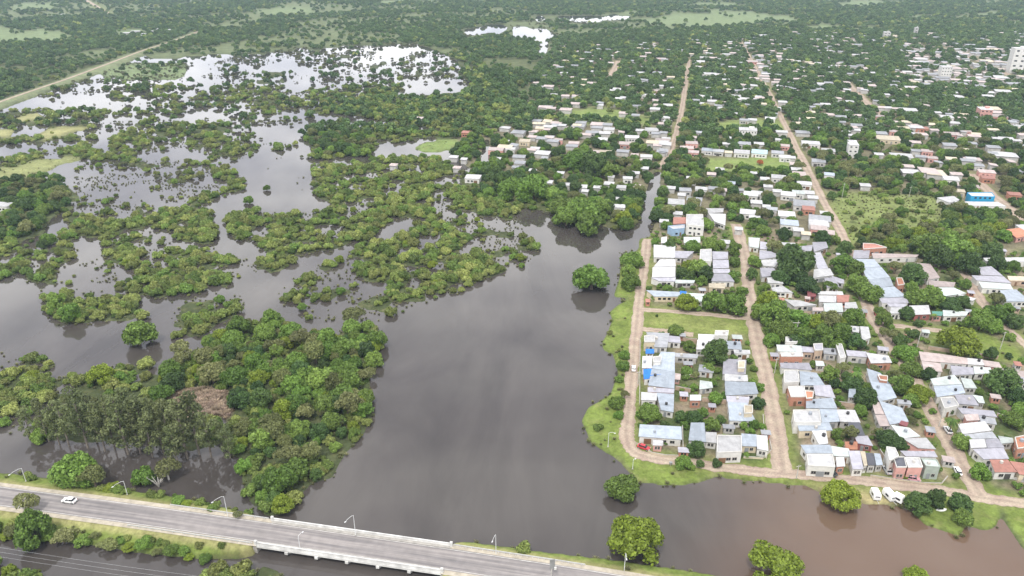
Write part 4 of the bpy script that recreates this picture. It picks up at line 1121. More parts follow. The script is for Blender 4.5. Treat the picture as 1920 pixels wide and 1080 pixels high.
# rows of houses: (place, from where counted, [(roof, wall, height, corners back-left, back-right, front-right, front-left)])
WN = {'w': 'white', 'c': 'cream', 'k': 'brick', 'p': 'pink', 'o': 'ochre', 'u': 'blue', 'n': 'sage-green', 'g': 'grey', 'B': 'blue-fronted', 'm': 'maroon'}
ROWS = [
 ('lake street row', 'the far end', [
  ('g','w',3.1,(1213,624),(1254,626),(1250,651),(1228,650)), ('w','c',4.3,(1208,630),(1228,629),(1228,641),(1208,641)), ('l','w',3.0,(1255,630),(1274,632),(1276,643),(1252,641)),
  ('B','w',2.8,(1211,655),(1226,655),(1226,663),(1211,663)), ('b','w',3.2,(1240,661),(1264,662),(1264,696),(1223,690)), ('w','w',3.4,(1205,669),(1223,668),(1222,690),(1204,690)),
  ('w','w',4.4,(1225,669),(1240,668),(1239,678),(1225,679)), ('g','g',3.0,(1265,662),(1308,665),(1306,672),(1265,669)), ('b','w',3.2,(1223,693),(1264,698),(1263,728),(1217,722)),
  ('B','p',3.3,(1207,693),(1221,692),(1221,703),(1207,705)), ('B','w',3.1,(1208,705),(1239,702),(1238,708),(1208,711)), ('l','p',3.0,(1216,727),(1263,730),(1262,737),(1216,735)),
  ('w','w',3.3,(1203,736),(1231,738),(1230,751),(1203,750)), ('b','w',3.2,(1232,738),(1263,740),(1262,772),(1240,768))]),
 ('lakeside block yards', 'the back', [
  ('w','w',4.5,(1341,620),(1366,620),(1365,629),(1340,629)), ('w','w',3.2,(1310,627),(1340,628),(1336,640),(1310,638)), ('w','w',3.8,(1308,638),(1328,638),(1322,655),(1306,655)),
  ('g','g',2.9,(1312,684),(1338,688),(1337,699),(1310,696)), ('e','g',2.6,(1313,714),(1334,717),(1336,727),(1312,730)), ('w','k',3.6,(1294,741),(1314,741),(1314,751),(1294,751)),
  ('p','p',2.6,(1264,700),(1276,702),(1275,712),(1264,711))]),
 ('lakeside block by the middle street', 'the far end', [
  ('b','w',3.3,(1361,640),(1388,641),(1390,655),(1366,654)), ('w','w',3.0,(1376,656),(1405,657),(1406,664),(1378,663)), ('l','w',3.2,(1358,674),(1398,676),(1397,701),(1356,701)),
  ('c','c',4.7,(1384,677),(1397,677),(1396,690),(1384,690)), ('w','w',3.3,(1360,702),(1400,704),(1401,715),(1360,714)), ('b','w',3.2,(1361,716),(1414,718),(1420,738),(1362,741)),
  ('l','w',3.0,(1363,743),(1404,745),(1402,757),(1364,753)), ('b','w',3.3,(1366,755),(1400,757),(1415,789),(1369,788)), ('c','c',4.8,(1395,760),(1411,760),(1411,774),(1396,775))]),
 ('front row facing the flooded corner', 'the lake', [
  ('b','w',3.2,(1202,797),(1275,801),(1276,824),(1200,818)), ('w','p',2.9,(1225,825),(1243,827),(1242,836),(1224,835)), ('b','w',3.4,(1296,794),(1320,794),(1323,828),(1292,825)),
  ('w','w',3.0,(1324,811),(1343,812),(1343,831),(1323,828)), ('w','w',4.2,(1345,816),(1390,817),(1391,847),(1344,849)), ('b','c',3.2,(1391,814),(1418,816),(1419,837),(1392,836)),
  ('w','w',3.4,(1419,817),(1438,818),(1440,845),(1420,841))]),
 ('left side of the second block', 'its far corner', [
  ('e','w',3.6,(1457,647),(1501,649),(1505,660),(1460,659)), ('w','k',4.6,(1463,661),(1504,661),(1506,668),(1465,668)), ('w','w',4.2,(1473,632),(1495,633),(1495,642),(1473,641)),
  ('l','w',3.3,(1464,681),(1515,681),(1521,694),(1466,690)), ('w','w',4.6,(1470,695),(1496,694),(1499,716),(1471,718)), ('b','w',3.3,(1500,697),(1530,700),(1545,722),(1502,722)),
  ('w','k',4.0,(1477,725),(1508,724),(1511,744),(1483,744)), ('o','k',4.4,(1510,733),(1525,734),(1524,746),(1512,747)), ('l','w',3.4,(1526,724),(1556,723),(1565,746),(1530,741)),
  ('b','w',3.2,(1513,750),(1560,747),(1568,766),(1513,765)), ('w','w',4.6,(1487,769),(1536,769),(1540,792),(1490,792)), ('b','g',3.3,(1538,768),(1568,769),(1573,790),(1542,792)),
  ('w','g',3.2,(1570,769),(1602,770),(1612,792),(1576,790)), ('b','c',3.4,(1497,795),(1553,793),(1559,807),(1500,808)), ('w','w',3.8,(1523,809),(1548,808),(1552,831),(1536,833)),
  ('d','g',3.4,(1590,793),(1611,793),(1621,816),(1602,818)), ('l','m',3.2,(1603,819),(1626,818),(1636,836),(1608,831))]),
 ('far edge of the second block', 'the middle street', [
  ('l','o',3.8,(1504,650),(1524,652),(1526,661),(1506,660)), ('l','o',4.8,(1525,645),(1542,644),(1543,656),(1528,657)), ('g','g',3.3,(1544,653),(1565,654),(1568,665),(1545,663)),
  ('w','w',4.0,(1567,645),(1578,645),(1586,670),(1576,672)), ('l','g',3.5,(1587,657),(1623,660),(1626,670),(1590,667)), ('w','k',3.8,(1625,662),(1665,668),(1671,680),(1634,681)),
  ('e','g',2.8,(1529,677),(1543,678),(1546,686),(1531,686))]),
 ('street front facing the brown water', 'the middle street', [
  ('b','w',3.4,(1503,835),(1555,835),(1562,850),(1512,850)), ('w','w',4.0,(1513,852),(1561,852),(1566,876),(1515,873)), ('w','k',3.6,(1568,858),(1582,858),(1584,874),(1569,875)),
  ('e','w',3.3,(1558,837),(1590,842),(1597,856),(1564,855)), ('l','w',3.4,(1592,847),(1612,847),(1618,879),(1599,879)), ('c','w',3.6,(1613,847),(1622,848),(1626,872),(1620,873)),
  ('d','g',3.5,(1623,850),(1637,851),(1641,872),(1628,872)), ('b','g',3.3,(1639,851),(1650,852),(1655,871),(1643,872)), ('o','p',3.2,(1585,829),(1607,829),(1607,843),(1586,842)),
  ('w','w',5.4,(1662,838),(1678,840),(1685,855),(1668,864)), ('d','p',4.8,(1675,857),(1695,857),(1700,876),(1681,876)), ('w','p',5.0,(1697,858),(1724,859),(1730,876),(1703,876)),
  ('e','n',4.8,(1727,860),(1756,862),(1763,876),(1736,874)), ('l','g',3.2,(1690,846),(1750,847),(1756,857),(1700,856))]),
 ('long terrace on the second block', 'its far end', [
  ('b','w',3.3,(1626,692),(1650,700),(1666,718),(1632,716)), ('o','k',4.2,(1646,703),(1664,705),(1664,714),(1650,712)), ('b','w',3.3,(1633,717),(1668,721),(1680,745),(1649,752)),
  ('g','g',3.0,(1682,749),(1706,752),(1709,759),(1684,757)), ('b','w',3.3,(1650,753),(1690,766),(1702,790),(1669,795)), ('p','g',2.9,(1636,758),(1648,755),(1662,777),(1641,776)),
  ('p','g',2.9,(1642,779),(1663,779),(1668,798),(1650,799)), ('m','m',3.6,(1690,789),(1703,793),(1700,800),(1686,795)), ('e','w',3.3,(1672,798),(1704,803),(1724,818),(1690,822)),
  ('w','p',3.3,(1694,823),(1736,822),(1753,842),(1722,840)), ('b','g',2.6,(1592,730),(1604,730),(1604,745),(1591,745))]),
 ('long roofed row below the lime tree', 'its left end', [
  ('p','c',3.2,(1724,660),(1759,664),(1761,679),(1728,676)), ('p','w',3.2,(1761,664),(1812,672),(1813,683),(1763,679)), ('w','w',3.2,(1814,672),(1842,675),(1846,685),(1815,683)),
  ('p','p',3.2,(1843,676),(1872,680),(1878,691),(1847,686)), ('p','w',3.0,(1729,678),(1762,682),(1766,697),(1733,694)), ('l','w',3.1,(1783,686),(1823,690),(1825,702),(1787,703)),
  ('e','w',3.0,(1826,688),(1856,690),(1860,700),(1828,701)), ('p','w',3.2,(1880,692),(1958,701),(1960,714),(1882,703)), ('l','w',3.1,(1902,705),(1960,717),(1962,730),(1912,717))]),
 ('row right of the third street', 'its far end', [
  ('e','w',3.4,(1746,711),(1788,704),(1802,720),(1752,723)), ('b','w',3.4,(1752,725),(1802,722),(1808,737),(1758,744)), ('e','g',3.1,(1802,709),(1821,712),(1831,728),(1809,727)),
  ('w','w',4.0,(1763,746),(1788,745),(1798,760),(1771,766)), ('l','g',3.2,(1791,741),(1822,741),(1834,760),(1798,757)), ('e','g',3.1,(1824,741),(1842,744),(1846,756),(1835,755)),
  ('l','g',3.1,(1797,765),(1861,771),(1867,782),(1806,776)), ('p','p',3.2,(1808,778),(1833,777),(1836,788),(1813,789)), ('g','g',3.1,(1836,780),(1865,786),(1868,796),(1840,792)),
  ('w','w',3.3,(1798,796),(1845,791),(1857,807),(1806,814)), ('g','w',3.3,(1807,816),(1859,810),(1868,822),(1820,823)), ('w','w',3.6,(1818,825),(1845,824),(1849,839),(1821,840)),
  ('l','w',3.3,(1848,825),(1870,823),(1882,839),(1852,840)), ('l','w',3.2,(1826,843),(1880,841),(1890,860),(1845,861)), ('r','w',3.3,(1857,863),(1889,863),(1905,885),(1866,885)),
  ('r','c',3.2,(1895,866),(1948,873),(1960,897),(1912,889)), ('o','k',4.2,(1903,820),(1925,816),(1930,838),(1908,841)), ('e','g',3.0,(1872,818),(1898,822),(1900,830),(1878,832))]),
 ('left row of the far lakeside block', 'its far end', [
  ('w','w',3.2,(1240,446),(1250,444),(1250,455),(1240,456)), ('w','w',3.4,(1227,460),(1265,462),(1264,483),(1227,482)), ('l','g',3.1,(1266,471),(1300,472),(1287,484),(1266,483)),
  ('w','w',3.2,(1238,487),(1265,487),(1266,499),(1227,500)), ('w','w',3.3,(1225,502),(1265,501),(1265,519),(1224,519)), ('l','w',3.2,(1222,521),(1266,521),(1264,528),(1236,527)),
  ('e','g',2.8,(1267,525),(1302,526),(1300,531),(1267,531)), ('b','c',3.1,(1214,545),(1273,548),(1273,556),(1228,556)), ('B','w',3.2,(1275,546),(1287,547),(1286,553),(1275,553)),
  ('e','w',3.1,(1288,550),(1325,552),(1321,566),(1291,563)), ('e','w',3.1,(1283,445),(1312,445),(1312,455),(1283,455))]),
 ('right row of the far lakeside block', 'its far end', [
  ('w','w',4.6,(1313,468),(1334,467),(1334,490),(1312,489)), ('l','w',3.3,(1336,472),(1364,473),(1364,485),(1337,486)), ('l','w',3.2,(1337,488),(1365,488),(1366,502),(1338,503)),
  ('l','w',3.2,(1338,505),(1367,505),(1368,512),(1338,512)), ('l','w',3.2,(1338,514),(1366,514),(1376,528),(1335,527)), ('c','c',3.0,(1330,532),(1360,532),(1358,541),(1330,539))]),
 ('corner by the flooded street', 'the left', [
  ('r','p',3.4,(1263,408),(1285,408),(1285,419),(1263,420)), ('w','u',4.4,(1252,424),(1284,421),(1284,428),(1262,430)), ('w','w',6.2,(1287,402),(1318,402),(1320,425),(1287,421)),
  ('w','w',3.4,(1330,401),(1360,402),(1359,422),(1340,415)), ('w','g',3.2,(1325,391),(1356,391),(1355,398),(1326,400))]),
 ('left row behind the dark mango tree', 'its far end', [
  ('e','w',3.3,(1404,446),(1424,447),(1422,465),(1406,462)), ('l','w',3.4,(1426,453),(1440,456),(1438,467),(1425,467)), ('l','w',3.2,(1425,470),(1445,472),(1463,481),(1425,486)),
  ('w','w',3.2,(1426,488),(1460,487),(1452,500),(1432,498)), ('l','g',3.3,(1426,503),(1450,503),(1460,516),(1429,519)), ('w','w',3.4,(1439,521),(1463,520),(1468,532),(1441,530)),
  ('w','w',3.1,(1447,540),(1468,537),(1486,549),(1451,547))]),
 ('right row behind the dark mango tree', 'its far end', [
  ('w','w',3.3,(1466,455),(1490,456),(1494,464),(1467,465)), ('l','w',3.2,(1495,463),(1523,460),(1520,473),(1498,467)), ('l','g',3.4,(1524,455),(1548,454),(1552,464),(1527,472)),
  ('l','w',3.3,(1524,476),(1538,474),(1552,502),(1534,504)), ('w','w',3.3,(1527,506),(1555,504),(1562,516),(1526,521)), ('l','g',3.0,(1560,518),(1582,525),(1582,532),(1563,528)),
  ('l','w',3.3,(1546,522),(1563,521),(1573,537),(1551,539)), ('w','w',3.2,(1531,547),(1578,547),(1580,553),(1536,552)), ('m','m',3.0,(1514,546),(1529,546),(1530,556),(1515,556)),
  ('w','g',3.3,(1536,555),(1567,556),(1567,567),(1537,566)), ('r','p',3.3,(1569,554),(1592,554),(1590,566),(1570,566)), ('w','w',3.4,(1585,568),(1604,567),(1608,578),(1584,578)),
  ('w','g',3.1,(1472,562),(1500,564),(1530,572),(1490,575)), ('e','w',3.1,(1545,569),(1578,569),(1580,585),(1547,584)), ('p','g',3.0,(1524,577),(1543,577),(1543,583),(1524,583))]),
 ('cluster by the red car', 'the left', [
  ('w','w',3.3,(1588,611),(1611,613),(1610,624),(1599,622)), ('w','w',3.6,(1613,613),(1628,614),(1632,633),(1617,639)), ('w','w',3.3,(1671,577),(1690,577),(1690,588),(1669,588)),
  ('w','m',3.4,(1706,574),(1740,573),(1744,589),(1715,590)), ('G','p',3.3,(1748,584),(1767,585),(1766,592),(1749,592)), ('e','w',3.2,(1769,582),(1815,585),(1810,592),(1770,593))]),
 ('long terrace past third street', 'its far end', [
  ('r','k',4.2,(1618,456),(1640,457),(1663,464),(1619,467)), ('l','w',3.3,(1602,470),(1630,470),(1628,484),(1600,484)), ('p','w',3.2,(1637,475),(1720,478),(1716,482),(1640,484)),
  ('b','w',3.3,(1604,486),(1638,487),(1650,500),(1613,502)), ('b','w',3.3,(1618,503),(1652,502),(1667,520),(1627,524)), ('o','k',4.4,(1681,521),(1691,521),(1696,533),(1684,535)),
  ('b','w',3.3,(1630,525),(1668,522),(1674,536),(1640,540)), ('b','w',3.3,(1645,541),(1676,538),(1698,556),(1653,558)), ('l','w',3.4,(1650,560),(1698,558),(1702,568),(1655,568)),
  ('l','w',3.0,(1664,569),(1698,570),(1697,576),(1668,575))]),
 ('pinkish terrace, far right street', 'its far end', [
  ('p','w',3.3,(1717,494),(1744,496),(1761,520),(1739,524)), ('p','w',3.2,(1742,526),(1790,530),(1787,538),(1744,537)), ('e','w',3.3,(1758,540),(1788,540),(1810,550),(1772,555)),
  ('w','w',3.1,(1796,551),(1829,560),(1823,564),(1802,560))]),
 ('grey-roofed terrace at the right edge', 'its far end', [
  ('w','w',3.2,(1846,484),(1920,483),(1940,491),(1851,490)), ('l','w',3.3,(1835,502),(1858,500),(1879,517),(1841,515)), ('l','w',3.3,(1824,517),(1880,519),(1894,531),(1833,526)),
  ('e','w',3.2,(1837,529),(1892,533),(1898,543),(1843,540)), ('b','w',3.3,(1876,545),(1905,544),(1930,565),(1886,565)), ('c','o',3.2,(1891,518),(1955,520),(1958,527),(1894,526)),
  ('o','p',3.4,(1888,431),(1912,428),(1935,440),(1906,446)), ('w','w',3.6,(1905,422),(1960,420),(1962,436),(1922,433))]),
 ('yard of the blue shed', 'the left', [
  ('w','w',3.2,(1758,371),(1788,368),(1798,375),(1780,380)), ('w','B',5.4,(1813,361),(1860,361),(1866,369),(1821,368)), ('w','w',2.6,(1792,378),(1868,379),(1884,387),(1801,385))]),
]
hs = 0
for place, start, lst in ROWS:
    cnt = {}
    for (rf, wl_, h, *c) in lst:
        ds = ROOF[rf][1] + ('-roofed ' if rf not in 'gblw' or True else ' ') + WN[wl_] + ' house'
        k = cnt.get(ds, 0); cnt[ds] = k + 1
    seen = {}
    for (rf, wl_, h, *c) in lst:
        ds = ROOF[rf][1] + '-roofed ' + WN[wl_] + ' house'
        k = seen.get(ds, 0); seen[ds] = k + 1
        if cnt[ds] > 1: lb = '%s, %s from %s, %s' % (ds, ordinal(k), start, place)
        else: lb = '%s in the %s' % (ds, place)
        hs += 1
        house_px(c[:4], rf, wl_, h, lb, seed=hs)

# farther houses, one by one: centre of the roof, its width, its colour
FAR = []
for s in ("1258 353 14 w,1285 356 22 g,1315 354 22 w,1337 354 15 g,1353 357 16 p,1268 379 30 w,1302 374 28 g,1278 366 12 b,1300 340 9 w,1369 343 19 b,1388 357 10 g,1419 362 20 w,1440 350 14 w,1402 398 28 w,1415 408 20 w,"
          "1437 388 12 w,1385 430 12 w,1360 455 14 w,1418 380 18 t,1271 401 14 w,1245 416 14 w,1434 336 14 w,1460 332 26 w,1495 326 30 p,1508 344 26 w,1457 359 14 w,1478 364 26 w,1497 361 22 e,1516 362 18 r,1524 371 16 w,1508 382 38 g,"
          "1516 391 22 r,1447 392 20 g,1475 402 30 w,1545 400 12 w,1537 410 38 g,1535 419 34 w,1480 418 32 b,1535 428 28 p,1497 432 16 w,1511 439 14 c,1552 436 24 p,1408 364 26 w,1555 327 18 b,1622 348 16 w,"
          "1248 220 16 w,1252 228 16 w,1249 260 16 w,1245 267 14 w,1353 203 12 w,1384 214 12 w,1396 225 18 g,1411 225 14 w,1444 222 18 w,1298 258 14 p,1297 268 22 p,1288 277 24 p,1300 285 20 p,1326 281 20 b,1347 283 20 g,1366 286 12 c,"
          "1391 285 28 w,1424 285 28 t,1365 259 10 w,1362 270 12 w,1395 269 24 g,1423 270 16 w,1462 262 16 w,1470 273 20 p,1458 286 22 g,1472 294 20 w,1334 327 14 p,1350 318 14 w,1293 334 10 w,1310 248 16 g,1413 325 10 w,"
          "1569 208 16 w,1500 231 16 c,1525 231 14 c,1493 223 12 p,1520 268 32 w,1553 282 24 w,1535 302 24 g,1593 254 12 w,1585 246 14 w,1598 266 14 w,1665 259 40 c,1676 246 16 p,1692 240 24 c,1690 292 38 w,1717 283 14 g,1648 290 14 w,"
          "1650 218 16 p,1490 308 16 p,1493 318 16 w,1483 296 14 w,1731 192 14 w,1775 219 22 w,1803 215 24 c,1868 217 34 p,1728 240 22 r,1785 251 26 p,1812 246 16 p,1830 251 16 c,1868 260 12 w,1887 260 24 w,1738 283 20 p,1748 296 18 p,"
          "1821 298 15 w,1895 228 20 g,1910 237 20 w,1850 322 28 p,1852 333 22 r,1835 310 18 g,1783 335 26 w,1803 348 14 p,1824 350 22 p,1902 364 22 r,1798 358 20 c,851 295 14 r,870 299 10 w,857 315 12 p,887 332 28 w,"
          "930 280 28 p,957 279 18 w,950 265 8 r,984 264 20 c,1000 247 14 p,998 257 14 p,1012 240 16 c,1030 257 18 w,1047 262 16 p,1003 279 16 w,932 298 12 w,975 305 20 g,966 314 10 g,999 320 12 w,1051 325 12 w,1027 342 16 w,1060 346 18 w,"
          "875 248 18 r,1028 244 12 c,1076 268 20 p,1110 248 24 g,1130 261 18 w,1142 242 20 w,1185 257 26 w,1172 269 22 p,1200 245 14 w,1222 243 24 w,1242 263 26 p,1233 273 14 p,1115 285 14 p,1135 285 22 c,1190 291 12 p,1212 293 22 w,"
          "1206 303 16 p,1208 316 14 w,1146 332 10 w,1177 334 18 w,1192 325 12 r,1142 345 16 r,1165 351 18 w,1195 350 14 p,1092 350 18 w,1097 359 10 w,1158 374 14 w,1160 387 24 w,1120 352 12 w,6 384 30 w,785 222 14 p,738 310 12 p,"
          "1060 180 14 p,1090 175 12 w,1120 185 14 w,1150 170 12 w,1180 160 16 p,1160 185 12 w,1210 178 14 w,1235 170 16 p,1240 110 18 p,1310 115 22 w,1330 138 24 w,1350 140 20 w,1320 180 20 w,1350 178 16 p,1380 180 18 w,1400 168 14 w,1395 185 18 w,"
          "1410 115 20 p,1390 95 16 w,1330 66 12 w,1430 66 16 w").split(','):
    q = s.split()
    FAR.append((float(q[0]), float(q[1]), float(q[2]), q[3]))
FAR.sort(key=lambda a: -a[2] / pxm(a[0], a[1]) * a[2])
def far_zone(u, v):
    if u < 100: return 'left edge of the marsh'
    if u < 1000: return 'flooded hamlet'
    xs1 = 1268 if v < 300 else 1225
    xs3 = 1390 + 0.52 * (v - 75)
    side = 'left of the flooded street' if u < xs1 else ('before the third street' if u < xs3 else 'right of the third street')
    band = 'near band' if v > 370 else ('middle band' if v > 300 else ('far band' if v > 230 else 'farthest band'))
    return band + ' ' + side
WK = {'w': 'w', 'g': 'g', 'p': 'p', 'b': 'w', 'c': 'c', 'r': 'k', 't': 'w', 'e': 'w'}
def far_quad(u, v, w, rnd):
    h = 3.3
    p = gp(u, v, ZL + h)
    W = w / pxm(u, v); D = W * rnd.uniform(0.65, 0.95)
    if W > 22: D = min(D, 15)
    a = math.radians(-9 if u < 1300 else -17) + rnd.uniform(-0.05, 0.05)
    c, s = math.cos(a), math.sin(a)
    def P(x, y, z): return Vector((p.x + x * c - y * s, p.y + x * s + y * c, z))
    return P(-W / 2, D / 2, ZL + h + .5), P(W / 2, D / 2, ZL + h + .5), P(W / 2, -D / 2, ZL + h), P(-W / 2, -D / 2, ZL + h), h
ntr = NHOUSE[0]
far_ind = FAR[:300 - ntr]
far_rest = FAR[300 - ntr:]
zc = {}
far_ind.sort(key=lambda a: (a[0]))
for (u, v, w, c) in far_ind:
    rnd = random.Random(int(u * 7 + v))
    z = far_zone(u, v); key = (z, c); k = zc.get(key, 0); zc[key] = k + 1
    A, B, C, D, h = far_quad(u, v, w, rnd)
    house_solid(A, B, C, D, h, c, WK[c], 'house', '%s-roofed small house, %s from left, %s' % (ROOF[c][1], ordinal(k), z), 'house', None, 1, False, int(u + v))

def gable(mbw, mbr, p, W, D, a, h):
    c, s = math.cos(a), math.sin(a)
    def P(x, y, z): return (p[0] + x * c - y * s, p[1] + x * s + y * c, z)
    mbw.prism([P(-W / 2, -D / 2, h), P(W / 2, -D / 2, h), P(W / 2, D / 2, h), P(-W / 2, D / 2, h)], [P(-W / 2, -D / 2, 0.2), P(W / 2, -D / 2, 0.2), P(W / 2, D / 2, 0.2), P(-W / 2, D / 2, 0.2)])
    e = 0.5
    mbr.prism([P(-W / 2 - e, -D / 2 - e, h + .15), P(W / 2 + e, -D / 2 - e, h + .15), P(W / 2 + e, D / 2 + e, h + .7), P(-W / 2 - e, D / 2 + e, h + .7)],
              [P(-W / 2 - e, -D / 2 - e, h + .02), P(W / 2 + e, -D / 2 - e, h + .02), P(W / 2 + e, D / 2 + e, h + .55), P(-W / 2 - e, D / 2 + e, h + .55)])

# the many distant houses that read only as pale flecks
hw, hr = MB(), {k: MB() for k in 'wpgc'}
rnd = random.Random(77)
for (u, v, w, c) in far_rest:
    p = gp(u, v, ZL + 3); W = w / pxm(u, v)
    gable(hw, hr[c if c in hr else 'w'], p, W, min(W * 0.8, 14), math.radians(-14), ZL + 3.2); FOOT.append([(p.x - W / 2, p.y - W / 2), (p.x + W / 2, p.y - W / 2), (p.x + W / 2, p.y + W / 2), (p.x - W / 2, p.y + W / 2)])
for (u, v, w) in ((238, 63, 12), (254, 60, 14), (270, 65, 9), (284, 60, 8), (300, 56, 11), (316, 57, 8), (118, 28, 7), (262, 68, 7)):
    p = gp(u, v, ZL + 3); W = w / pxm(u, v); gable(hw, hr['w'], p, W, min(W * 0.7, 10), 0.1, ZL + 4.5); FOOT.append([(p.x - W, p.y - 40), (p.x + W, p.y - 40), (p.x + W, p.y + W), (p.x - W, p.y + W)])
n_far = 0
SPOTS = [(1000, 1260, 80, 240, 125), (1280, 1470, 74, 200, 120), (1420, 1700, 76, 250, 200), (1700, 1960, 76, 330, 190), (1350, 1980, 60, 95, 110), (1960, 2300, 90, 500, 120), (1700, 1940, 92, 165, 260), (940, 1250, 232, 300, 45)]
for (ua, ub, va, vb, n) in SPOTS:
    for _ in range(n):
        u, v = rnd.uniform(ua, ub), va + (vb - va) * rnd.random() ** 1.1
        i, j = int((u - U0) // STEP), int((v - V0) // STEP)
        if COVER[j, i] not in (7, 16, 17): continue
        p = gp(u, v, ZL + 3)
        if any((p.x - f[0][0]) ** 2 + (p.y - f[0][1]) ** 2 < 150 for f in FOOT[-400:]): continue
        W = rnd.choice((6, 7, 8, 9, 11, 15 if u > 1700 else 9))
        gable(hw, hr[rnd.choice('wppggpgwc')], p, W, W * rnd.uniform(0.55, 0.9), math.radians(-14) + rnd.uniform(-.08, .08) + (math.pi / 2 if rnd.random() < .3 else 0), ZL + rnd.uniform(2.8, 3.8))
        R = W * 0.6; ex = min(7.0, p.y * 0.006)
        FOOT.append([(p.x - R, p.y - R - ex), (p.x + R, p.y - R - ex), (p.x + R, p.y + R), (p.x - R, p.y + R)]); n_far += 1
fh = hw.build('distant_houses', WALL['g'])
tag(fh, 'pale distant houses scattered through the town trees', 'houses', kind='stuff')
for k, m_ in hr.items():
    if m_.v:
        uv = [[(m_.v[i][0] / 1.2, m_.v[i][1]) for i in f] for f in m_.f]
        tag(mesh_obj('distant_roofs', m_.v, m_.f, ROOF[k][0], fh, uvs=uv), kind='stuff')

# ------------------------------------------------------------------ larger town buildings
def block(u, v, w, hgt, depth, wall, label, name='town_building', floors=3, cols=4, roof='w', rot=-15):
    """a flat-roofed building: foot of its front face at (u,v), width w on the picture"""
    p = gp(u, v, ZL); W = w / pxm(u, v, ZL); a = math.radians(rot)
    e = empty(name, (p.x, p.y, ZL), a)
    MB().box((0, depth / 2, hgt / 2 - 0.2), (W, depth, hgt + 0.4)).build('wall', WALL[wall], e)
    mb = MB().box((0, depth / 2, hgt + 0.1), (W + 0.4, depth + 0.4, 0.18))
    mesh_obj('roof', mb.v, mb.f, ROOF[roof][0], e, uvs=[[(mb.v[i][0], mb.v[i][1]) for i in f] for f in mb.f])
    for fl in range(floors):
        for k in range(cols):
            x = (k + 0.5) / cols * W - W / 2
            MB().box((x, -0.02, (fl + 0.55) / floors * hgt), (W / cols * 0.4, 0.12, hgt / floors * 0.3)).build('window', GLASS, e)
    MB().box((W * 0.2, depth * 0.6, hgt + 1.0), (W * 0.3, depth * 0.3, 1.6)).build('stair_tower', WALL[wall], e)
    c = [(-W / 2, 0), (W / 2, 0), (W / 2, depth), (-W / 2, depth)]
    FOOT.append([(p.x + x * math.cos(a) - y * math.sin(a), p.y + x * math.sin(a) + y * math.cos(a)) for x, y in c])
    return tag(e, label, 'building')
block(1904, 138, 22, 31, 16, 'w', 'tall white tower block rising above the distant town centre', floors=5, cols=2)
block(1846, 226, 20, 10, 14, 'p', 'three-storey pink building with a white roof among distant trees', floors=3, cols=3)
block(1597, 296, 17, 10, 10, 'w', 'narrow tall white house with a blue side, alone in trees', floors=3, cols=2)
block(1401, 259, 32, 6.5, 12, 'w', 'long white two-storey building behind the far street row', floors=2, cols=6)
block(1772, 148, 18, 14, 16, 'w', 'square white building beside the tree-filled town square', floors=4, cols=4)
block(1662, 74, 11, 12, 14, 'g', 'small far pale block near the horizon right of centre', floors=3, cols=2)
block(1716, 68, 6, 15, 8, 'g', 'slim grey tower near the horizon at the upper right', floors=3, cols=1)
blue_side = [o for o in COL.objects if o.get('label', '').startswith('narrow tall white house')][0]
_W = 17 / pxm(1597, 296, ZL)
MB().box((_W / 2 + 0.06, 5, 4.6), (0.12, 9.6, 9.0)).build('side_panel', WALL['u'], blue_side)

# ------------------------------------------------------------------ bridge
CONC = mat('painted_concrete', (0.50, 0.495, 0.475), 0.85, 0.22, 0.5)
DCONC = mat('bare_concrete', (0.30, 0.285, 0.26), 0.9, 0.2, 0.7)
P0, P1 = HWL[b0], HWL[b1]
bd = (P1 - P0); BL = bd.length; bd.normalize(); ba = math.atan2(bd.y, bd.x)
bridge = empty('bridge', (P0.x, P0.y, 0), ba)
DW = PAVE + 2.0
MB().box((BL / 2, 0, ROAD_Z - 0.40), (BL + 0.6, DW, 0.72)).build('deck', DCONC, bridge)
for s in (-1, 1):
    y = s * (DW / 2 - 0.1)
    par = MB().box((BL / 2, y, ROAD_Z + 0.10), (BL, 0.34, 0.36)).box((BL / 2, y, ROAD_Z + 0.92), (BL, 0.30, 0.16)).build('parapet', CONC, bridge)
    MB().box((BL / 2, y + s * 0.13, ROAD_Z - 0.42), (BL, 0.34, 0.66)).build('fascia', CONC, bridge)
    npan = 24
    for k in range(npan):
        x = (k + 0.5) / npan * BL
        MB().box((x, y, ROAD_Z + 0.57), (BL / npan - 0.28, 0.16, 0.56)).build('panel', CONC, par)
        MB().box((k / npan * BL, y, ROAD_Z + 0.57), (0.24, 0.27, 0.58)).build('baluster', CONC, par)
    for x in (-0.2, BL + 0.2):
        MB().box((x, y, ROAD_Z + 0.6), (0.7, 0.62, 1.7)).build('end_post', CONC, par)
    MB().box((BL / 2, s * (PAVE / 2 + 0.38), ROAD_Z + 0.06), (BL, 0.9, 0.16)).build('kerb', DCONC, bridge)
for k in range(1, 6):
    x = BL * k / 6
    pier = MB().box((x, 0, ROAD_Z - 1.13), (0.9, DW + 0.9, 0.74)).build('pier_cap', CONC, bridge)
    for y in (-3.4, 0, 3.4):
        MB().tube([(x, y, -2.5), (x, y, ROAD_Z - 1.5)], 0.42, 10).build('column', DCONC, pier)
for x in (-0.5, BL + 0.5):
    MB().box((x, 0, 0.4), (1.2, DW + 0.6, 2.9)).build('abutment', DCONC, bridge)
tag(bridge, 'white concrete road bridge with solid parapets over the flooded channel', 'bridge')

